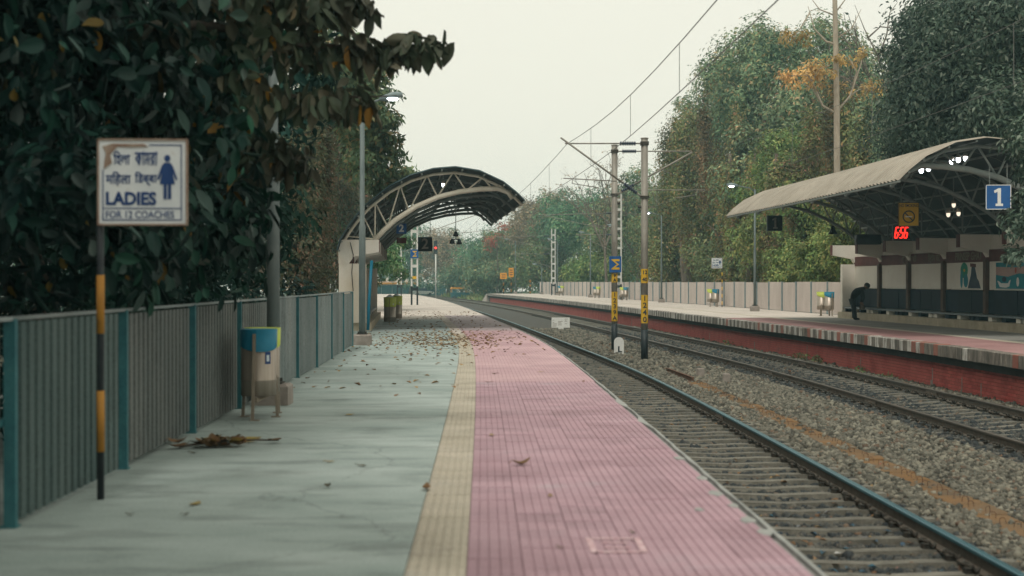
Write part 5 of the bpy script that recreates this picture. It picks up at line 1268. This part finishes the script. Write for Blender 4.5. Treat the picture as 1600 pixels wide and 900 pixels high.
tree('broadleaf_tree', 'unseen tree behind the viewer, added to shade the platform', (-7, -6, GZ), (-6.5, -6, 7), [((-5, -6, 7), (5.5, 6, 3)), ((-6, 3, 7.5), (4.6, 4.5, 2.6)), ((-7.5, -6, 3.5), (2.4, 5, 2.6)), ((-7.5, 3, 3.5), (2.2, 4, 2.4)), ((-3.5, 4.5, 6.6), (2.2, 3, 1.6)), ((-.5, -4, 8), (4, 5, 2))],  # out of view; crown added to darken the near platform, sign and fence
     30000, .3, 'lf_bigdark', .35, 'barkdark', 10, 5, 2.5, clump=.9, per=36, clip=behind)
# ---- behind the opposite platform
def YF(x, off):                                   # distance at which the view through column x crosses the line d = off
    Y = 60.
    while (x - 800) / F * Y < E(Y) + off and Y < 260: Y += .5
    return Y
def ellF(x, y, off, rx, rz, ry): return ell(x, y, YF(x, off), rx, rz, ry)
def baseF(x, off): a = W(x, 440, YF(x, off)); return (a.x, a.y, GZ)
tree('mango_tree', 'large dense dark green tree with rounded top behind opposite platform', baseF(1190, 22), W(1190, 130, YF(1190, 22)), [ellF(1190, 150, 22, 95, 100, 4.5), ellF(1130, 190, 23, 70, 70, 4), ellF(1185, 80, 22, 55, 42, 3.5), ellF(1250, 200, 22, 60, 75, 4), ellF(1230, 265, 21, 100, 80, 4), ellF(1140, 120, 23, 40, 30, 3)],
     60000, .32, 'lf_mango', .5, 'bark', 11, 7, 4, clump=1.4, per=130, hang=.5)
tree('mango_tree', 'dense green tree with orange tipped crown beside the tall pale trunk', baseF(1330, 26), W(1320, 150, YF(1330, 26)), [ellF(1285, 85, 25, 48, 48, 3.5), ellF(1330, 150, 26, 70, 80, 4), ellF(1370, 200, 25, 70, 70, 4), ellF(1330, 260, 23, 90, 70, 4)],
     42000, .32, 'lf_mango', .4, 'bark', 12, 6, 3.5, clump=1.4, per=130, hang=.4)
tree('creeper_tree', 'leaning tree smothered in hanging creepers above the pale fence', baseF(1075, 18.5), W(1068, 250, YF(1070, 18.5)), [ellF(1070, 210, 18.5, 36, 40, 2), ellF(1052, 300, 18.5, 24, 90, 2), ellF(1100, 290, 19, 40, 100, 2.2), ellF(1085, 190, 19, 40, 30, 2), ellF(1045, 390, 18, 30, 60, 1.6)],
     40000, .27, 'lf_vine', .5, 'bark', 13, 5, 2.2, clump=.8, per=70, hang=2.4)
t = thing('creeper_tree', 'slim columns of ivy hanging between dark gaps over the opposite fence', 'tree')
for k, x in enumerate((1150, 1172, 1128, 1205)):
    Yk = YF(x, 17.4); a = W(x, 440, Yk); b = W(x + (-10, 6, 12, 8)[k], 240, Yk); trunk(t, (a.x, a.y, GZ), b, .22, .1, 'bark', .35, 7, 30 + k, 2, 1.2)
    crown(t, [((a.x + (b.x - a.x) * f_, a.y, a.z + (b.z - a.z) * f_), (.5, .6, 1.2)) for f_ in (.1, .35, .6, .85)], 5200, .22, M['lf_vine'], .4, 30, 'creeper', hang=.9)
tree('undergrowth_bush', 'brown and green scrub crowded behind the pale fence', None, None, [ellF(1020 + 26 * i, 408 + 10 * (i % 3), 18 + i % 3, 34, 36, 1.8) for i in range(11)] + [ellF(1010 + 21 * i, 350 + 14 * (i % 2), 21, 30, 55, 2.5) for i in range(13)],
     46000, .28, 'lf_green', cat='bush', clump=.9, per=80, clip=lambda p: (p[:, 2] > -.5) & (p[:, 0] > np.interp(p[:, 1], _gy, _ge) + 15.9))
tree('leafy_tree', 'lighter green layered tree in front of the mango trees', baseF(1240, 19), W(1240, 300, YF(1240, 19)), [ellF(1235, 245, 19, 55, 50, 2.2), ellF(1215, 300, 19, 60, 40, 2.2), ellF(1270, 320, 19, 60, 60, 2.2), ellF(1220, 370, 18.6, 70, 45, 2.2)],
     36000, .24, 'lf_fresh', .28, 'bark', 14, 6, 2.5, clump=.8, per=80, flat=.45, hang=.3)
tree('ivy_bush', 'bright green ivy bank spilling over the fence beside the shelter', None, None, [ellF(1290, 400, 17.2, 50, 45, 1.3), ellF(1240, 415, 17.2, 50, 35, 1.3), ellF(1320, 380, 17.4, 36, 45, 1.4), ellF(1345, 340, 18, 45, 70, 1.8)],
     30000, .19, 'lf_fresh', cat='bush', clump=.55, per=60, clip=lambda p: (p[:, 0] > np.interp(p[:, 1], _gy, _ge) + 15.75))
t = thing('hanging_vines', 'olive and rust brown vines draped down the face of the mango trees', 'vine')
for k, x in enumerate(range(1036, 1345, 22)):
    q = random.Random(500 + k); yv = q.uniform(200, 330); o = ellF(x + q.uniform(-8, 8), yv, 17.6 + q.uniform(0, 1.5), q.uniform(6, 13), q.uniform(50, 95), .6)
    crown(t, [o], 2300, .22, M['lf_vine' if k % 3 else 'lf_brownvine'], .45, 26, 'vine_curtain', hang=2.2)
t = thing('tall_tree', 'tall bare pale trunk rising high above the opposite canopy', 'tree')
a = W(1308, 440, 72); MB().tube([(a.x, a.y, GZ), W(1308, 300, 72), W(1307, 150, 72), W(1304, 0, 72), W(1306, -120, 72)], [.2, .17, .15, .12, .06], 10).build('trunk', M['barkpale'], t, True)
bm = MB()
for pts in ([(1307, 178), (1285, 165), (1265, 120), (1250, 95)], [(1306, 70), (1290, 65), (1272, 45), (1262, 10)], [(1307, 60), (1330, 45), (1345, 15)], [(1305, 25), (1280, 15), (1265, -5)], [(1307, 175), (1328, 150), (1345, 100), (1350, 70)], [(1305, 20), (1320, 0), (1328, -30)], [(1285, 165), (1270, 140), (1240, 122)], [(1275, 142), (1262, 118), (1222, 118)], [(1268, 128), (1280, 108), (1300, 100)], [(1328, 150), (1342, 140), (1372, 135)], [(1265, 20), (1250, 45), (1238, 62)], [(1330, 140), (1338, 112), (1325, 88)]):
    bm.tube([W(x, y, 72) for x, y in pts], ([.07, .055, .035, .015] if len(pts) == 4 else [.045, .03, .012]), 6)
bm.build('branches', M['barkpale'], t, True)
crown(t, [ell(1260, 125, 72, 48, 22, 1.2), ell(1285, 105, 72, 30, 14, 1), ell(1345, 140, 73, 30, 12, 1), ell(1245, 55, 74, 26, 16, .8), ell(1330, 90, 72, 30, 10, 1)], 1500, .24, M['lf_orange'], .35, 22, 'orange_leaves', droop=.9)
for k, (x, y, Y, h, lab, lm, nl) in enumerate(((1374, 300, 88, 20.5, 'bare spreading tree against the sky beside the darkest tree', 'lf_dusk', 260), (1052, 330, 122, 13.5, 'bare twiggy tree rising left of the creeper-covered tree', 'lf_farbrown', 160), (945, 380, 146, 15.2, 'leafless branching tree behind the round catenary masts', 'lf_farbrown', 420), (1000, 400, 150, 12, 'bare grey tree half hidden by the catenary masts', 'lf_farbrown', 300), (858, 400, 200, 14.5, 'pale bare treetop over the end of the near canopy', 'lf_farbrown', 2200))):
    t = thing('bare_tree', lab, 'tree'); a = W(x, y, Y)
    if k == 0:
        bm = MB()
        for pts in ([(1390, 330), (1388, 240), (1386, 180), (1384, 130)], [(1387, 190), (1360, 150), (1335, 120), (1310, 108)], [(1386, 170), (1350, 110), (1325, 75), (1300, 62)], [(1384, 135), (1372, 90), (1350, 45), (1335, 8)], [(1385, 150), (1400, 110), (1412, 75), (1425, 40)], [(1372, 90), (1385, 55), (1390, 20), (1402, 4)], [(1350, 110), (1345, 80), (1322, 45), (1318, 20)], [(1400, 110), (1418, 100), (1430, 88), (1440, 85)], [(1335, 120), (1320, 125), (1305, 140), (1296, 150)], [(1355, 60), (1375, 42), (1400, 45), (1418, 30)], [(1325, 75), (1312, 80), (1298, 92), (1290, 96)]):
            bm.tube([W(x_, y_, 86) for x_, y_ in pts], [.12, .085, .055, .02] if pts[0][1] > 300 else [.06, .045, .03, .012], 6)
        bm.build('branches', M['bark'], t, True)
    bare(t, (a.x, a.y, GZ), h, 40 + k, 'bark', 5 if k in (0, 2) else 4, .3 if k == 0 else .2, .5, lm, nl, .3)
tree('dark_tree', 'very dark dense tree leaning over the opposite shelter roof', (19.5, 46, GZ), (18.5, 46, 8), [ell(1520, 110, 47, 110, 120, 3), ell(1450, 170, 48, 60, 70, 2.5), ell(1590, 40, 45, 110, 110, 3), ell(1470, 60, 49, 65, 70, 2.5), ell(1570, 190, 43, 60, 60, 2), ell(1420, 215, 52, 45, 35, 2)],
     70000, .2, 'lf_dusk', .4, 'barkdark', 15, 7, 3, clump=.8, per=80, clip=lambda p: ~((p[:, 2] < 5.9) & (p[:, 1] > 36) & (p[:, 1] < 59.5) & (p[:, 0] < np.interp(p[:, 1], _gy, _ge) + 15.3)))
t = thing('dark_tree', 'dusty branch of leaves drooping before the blue numeral 1 sign', 'tree')
trunk(t, (15.4, 30.5, GZ), (14.2, 31, 6.8), .2, .06, 'barkdark', .2, 7, 51, 3, 1.5)
crown(t, [ell(1588, 350, 33, 16, 20, .5), ell(1606, 300, 33, 14, 40, .6), ell(1585, 400, 33, 14, 14, .4), ell(1600, 225, 33, 26, 36, .7)], 2600, .17, M['lf_dusk'], .22, 20, 'crown', droop=.7, clip=lambda p: ~((p[:, 0] / p[:, 1] * F + 800 < 1582) & (HOR - (p[:, 2] - EYE) / p[:, 1] * F > 262) & (HOR - (p[:, 2] - EYE) / p[:, 1] * F < 318)))
tree('dark_tree', 'dark tree in the gloom behind the shelter wall', (20, 52, GZ), (19.5, 52, 5), [((18.5, y, 4.5), (2, 3, 3.5)) for y in (38, 43, 48, 53, 58, 63)], 24000, .24, 'lf_dusk', .3, 'barkdark', 16, 4, 2, clump=.8, per=50,
     clip=lambda p: p[:, 0] > np.interp(p[:, 1], _gy, _ge) + 15.4)
# ---- the far wood beyond the curve
far_t = [(905, 330, 190, 75, 55, 'lf_far', 'rounded hazy green tree behind the round masts'), (965, 345, 165, 60, 60, 'lf_green', 'green hazy tree above the pale fence by the tall lattice mast'), (1010, 320, 150, 45, 70, 'lf_mango', 'dark hazy tree behind the bare tree and masts'),
         (845, 345, 215, 50, 60, 'lf_farbrown', 'rust brown hazy tree under the pale bare treetop'), (800, 375, 225, 50, 50, 'lf_green', 'hazy green tree above the orange warning boards'), (755, 390, 250, 55, 55, 'lf_far', 'blue-green hazy tree with red blossom on top'),
         (700, 385, 265, 55, 50, 'lf_farbrown', 'brown hazy tree seen under the near canopy'), (640, 380, 275, 55, 60, 'lf_far', 'teal hazy tree behind the distant lattice masts'), (860, 405, 195, 60, 40, 'lf_green', 'low green tree behind the short lattice mast'),
         (935, 415, 165, 55, 35, 'lf_fresh', 'low fresh green tree behind pale fence beside twin bins'), (780, 425, 210, 60, 30, 'lf_mango', 'dark low tree at the end of the opposite platform'), (560, 370, 280, 70, 70, 'lf_far', 'far teal tree hidden behind the near shelter wall'),
         (720, 425, 250, 50, 26, 'lf_mango', 'dark rounded tree beside the three-wheeler')]
for k, (x, y, Y, rx, rz, lm, lab) in enumerate(far_t):
    a = W(x, y, Y); q = random.Random(100 + k)
    es = [ell(x + q.uniform(-.45, .45) * rx, y + q.uniform(-.35, .5) * rz, Y + q.uniform(-4, 4), rx * q.uniform(.45, .7), rz * q.uniform(.4, .65), 4) for _ in range(5)] + [ell(x, y + rz * .5, Y, rx * .9, rz * .7, 5)]
    tree('far_tree', lab, (a.x, a.y + 2, GZ), (a.x, a.y + 2, a.z), es, 15000, .42, lm, .35, 'bark', 60 + k, 4, 3, clump=1.3, per=55, clip=lambda p: p[:, 2] > GZ)
t = thing('flowering_tree', 'red blossoming bush among the far hazy trees', 'tree')
a = W(778, 440, 205); trunk(t, (a.x, a.y, GZ), W(778, 370, 205), .15, .05, 'bark', .2, 6, 71, 2, 1.5)
crown(t, [ell(770, 374, 205, 14, 12, 1.5), ell(792, 352, 205, 12, 7, 1.5), ell(765, 386, 205, 8, 6, 1)], 420, .38, M['lf_red'], .8, 20, 'blossom')
far_b = crown(None, [((x, 300 + 12 * math.sin(x), 5), (11, 6, 7)) for x in range(-120, 130, 15)] + [((x, 250, 3), (9, 6, 5)) for x in range(8, 110, 14)], 36000, .9, M['lf_far'], 2.2, 60, 'wood')
stuff(far_b); far_b['label'] = 'hazy mass of distant woodland closing the view'
left_b = crown(None, [((-16 - .12 * y + (y % 7), y, 4), (5, 5, 5.5)) for y in range(4, 120, 8)], 52000, .34, M['lf_bigdark'], 1.3, 60, 'woodland')
stuff(left_b); left_b['label'] = 'dark mass of trees deep behind the corrugated fence'
right_b = crown(None, [((24 - .04 * y + (y % 5), y, 5), (5, 6, 6.5)) for y in range(60, 170, 9)], 46000, .45, M['lf_mango'], 1.5, 60, 'woodland')
stuff(right_b); right_b['label'] = 'dark mass of trees behind the opposite platform'
# grass on the verge past the opposite platform
n = 9000; Y = NR.uniform(183, 240, n); d = NR.uniform(9.5, 24, n); p = PV(Y, d, np.full(n, GZ) + .02)
gr = leaves('grass', p, np.tile([0, -.3, .5], (n, 1)) + NR.normal(size=(n, 3)) * .3, NR.uniform(.5, 1.1, n), M['grass'], None, .25, -2.2, False, 0, .5); stuff(gr)

# ================================================================== FALLEN LEAVES AND LITTER
def curl_leaf(mb, L, w_, curl, seed, z=0.):
    q = random.Random(seed); n = 7; rows = []
    for i in range(n):
        f_ = i / (n - 1); ww = w_ * math.sin(math.pi * min(1, f_ * .92 + .06)) ** .8; zz = curl * L * (f_ - .45) ** 2 * 2 + q.uniform(0, .006) + z
        e = abs(curl) * ww * .8
        rows.append([(-ww, L * (f_ - .5), zz + e), (0, L * (f_ - .5), zz), (ww, L * (f_ - .5), zz + e * q.uniform(.4, 1.4))])
    b = len(mb.v)
    for r_ in rows: mb.v += r_
    for i in range(n - 1):
        for j in range(2): mb.f.append((b + i*3+j, b + i*3+j+1, b + i*3+4+j, b + i*3+3+j))
    mb.tube([(0, -L * .5, rows[0][1][2] + .004), (.01, -L * .72, .012 + z)], [.003, .002], 4)
    return mb
LV = [(815, 727, .17, 'bleaf', 1.3, 'large curled brown leaf lying on the pink tiles'), (666, 766, .13, 'bleaf', 1.2, 'curled brown leaf touching the yellow tactile strip'), (305, 789, .13, 'yleaf', .25, 'flat yellow leaf on the concrete near the LADIES post'),
      (512, 763, .09, 'dleaf', 1.4, 'small dark crumpled leaf on the open concrete'), (516, 723, .09, 'yleaf', .4, 'small yellow leaf on concrete beside another dark leaf'), (566, 729, .11, 'dleaf', .35, 'flat greenish brown leaf on the concrete'),
      (545, 649, .15, 'yleaf', .15, 'pale yellow leaf flat on the concrete past the bin'), (860, 777, .07, 'yleaf', .5, 'tiny yellow leaf on the pink tiles'), (768, 681, .12, 'yleaf', .2, 'yellow-green leaf on pink tiles by the tactile strip'),
      (772, 585, .12, 'bleaf', .9, 'brown leaf on pink tiles before the leaf-strewn stretch'), (763, 598, .12, 'bleaf', .6, 'second brown leaf just nearer than its twin on the tiles'), (845, 582, .12, 'yleaf', .3, 'yellow leaf in a pale stain on the pink tiles'),
      (290, 806, .06, 'dleaf', .8, 'scrap of dark leaf on the concrete by the fence foot'), (204, 806, .06, 'dleaf', .6, 'dark leaf fragment beside the fence sheet'), (303, 709, .09, 'dleaf', .5, 'small dark leaf beside the dry leaf heap'),
      (912, 597, .08, 'yleaf', .9, 'white-edged scrap of leaf by the platform edge'), (990, 835, .06, 'dleaf', .6, 'tiny dark leaf crumb near the painted square'), (877, 858, .05, 'dleaf', .6, 'dark crumb of leaf on the near tiles')]
for k, (x, y, L, m, curl, lab) in enumerate(LV):
    Y = F * EYE / (y - HOR); X = (x - 800) * Y / F
    o = curl_leaf(MB(), L, L * .27, curl * .45, 200 + k, .006).build('fallen_leaf', M[m], None, True, loc=(X, Y, .0), rz=rnd.uniform(0, 6.28)); tag(o, lab, 'leaf', 'fallen leaves on the platform')
# dry leaf heap by the fence: each leaf a part of the heap's twig
hp = thing('leaf_heap', 'heap of dry yellow and brown leaves on a broken twig by fence', 'leaf heap', P(13.9, -4.35, 0), .6)
MB().tube([(-.5, 0, .03), (-.1, .04, .06), (.3, -.02, .05), (.55, .05, .02)], [.012, .016, .012, .006], 6).build('twig', M['barkdark'], hp, True)
for k in range(22):
    q = random.Random(300 + k)
    o = curl_leaf(MB(), q.uniform(.15, .26), q.uniform(.045, .075), q.uniform(.25, .8), 320 + k).build('leaf', M[('yleaf', 'bleaf', 'dleaf', 'bleaf')[k % 4]], hp, True, loc=(q.gauss(0, .2), q.gauss(0, .1), .008 + q.random() * .05), rz=q.uniform(0, 6.28))
    o.rotation_euler = (q.uniform(-.28, .28), q.uniform(-.28, .28), q.uniform(0, 6.28))
def litter(name, n, Yf, df, s0, s1, z, label, m='dryleaf'):
    mb = MB()
    for i in range(n):
        Y, d = Yf(), df(); a = P(Y, d, z); L = rnd.uniform(s0, s1); c = random.Random(i)
        mm = Matrix.Translation(a) @ Matrix.Rotation(rnd.uniform(0, 6.28), 4, 'Z') @ Matrix.Rotation(rnd.uniform(-.4, .4), 4, 'X')
        w_ = L * rnd.uniform(.18, .32); h_ = L * rnd.uniform(.08, .3)
        vs = [mm @ Vector(v) for v in ((0, -L/2, .004), (w_, 0, h_ + .004), (0, L/2, .006), (-w_, 0, h_ * .7 + .004), (0, 0, .006))]
        mb.add(vs, [(0, 1, 4), (1, 2, 4), (2, 3, 4), (3, 0, 4)])
    o = stuff(mb.build(name, M[m])); o['label'] = label; return o
litter('fallen_leaves', 1150, lambda: rnd.gauss(39.5, 3.4), lambda: max(-4.9, min(-.3, rnd.gauss(-2.6, 1.15))), .06, .14, .002, 'drift of dry leaves across the platform before the shelter')
litter('fallen_leaves', 320, lambda: rnd.uniform(44, 78), lambda: rnd.uniform(-4.6, -.2), .07, .16, .002, 'loose scatter of dry leaves under the near shelter')
litter('fallen_leaves', 70, lambda: rnd.uniform(20, 34), lambda: rnd.uniform(-4.8, -2.2), .08, .15, .002, 'sparse dry leaves on the concrete before the drift')
litter('track_litter', 170, lambda: rnd.uniform(8, 40), lambda: rnd.uniform(.3, 3.4), .06, .12, -1.015, 'dry leaves and scraps lying between the sleepers')
M['scrap'] = mat('litter scraps', (.1, .1, .1), island=[(0, (.02, .06, .11)), (.35, (.02, .10, .15)), (.5, (.05, .07, .09)), (.7, (.45, .44, .42)), (.85, (.02, .03, .05)), (1, (.4, .12, .05))], rough=.5)
litter('plastic_scraps', 110, lambda: rnd.gauss(12.5, 2), lambda: rnd.gauss(1.6, .55), .05, .14, -1.02, 'blue and pale plastic scraps caught between the sleepers', 'scrap')
litter('plastic_scraps', 40, lambda: rnd.uniform(12, 60), lambda: rnd.uniform(3, 6.3), .04, .1, -1.03, 'small pale scraps in the ballast between the tracks', 'scrap')
# weeds at the foot of the brick wall
pw = []
for (Y, k, s_) in ((44.5, 90, .22), (46.5, 60, .2), (40, 40, .12), (37.5, 30, .1), (57, 60, .2)):
    for i in range(k): pw.append(np.array(P(Y + rnd.gauss(0, .35), 9.2 + rnd.gauss(0, .06), -.99 + rnd.random() * s_)))
pw = np.array(pw); wd = leaves('weeds', pw, dirs(len(pw)), NR.uniform(.08, .16, len(pw)), M['lf_green'], None, .4, -.8); stuff(wd); wd['label'] = 'weeds growing at the foot of the red brick wall'

# ================================================================== HAZE
hz = MB().box(-226, 226, -36, 405, -2.4, 20.3).build('haze', None); stuff(hz); hz['label'] = 'thin pale haze in the air'
hm = bpy.data.materials.new('haze'); hm.use_nodes = True; n = hm.node_tree.nodes; n.clear()
pv = n.new('ShaderNodeVolumePrincipled'); pv.inputs['Color'].default_value = (.55, .93, 1, 1); pv.inputs['Density'].default_value = .00095; pv.inputs['Anisotropy'].default_value = .35
ho = n.new('ShaderNodeOutputMaterial'); hm.node_tree.links.new(pv.outputs[0], ho.inputs['Volume']); hz.data.materials.append(hm)
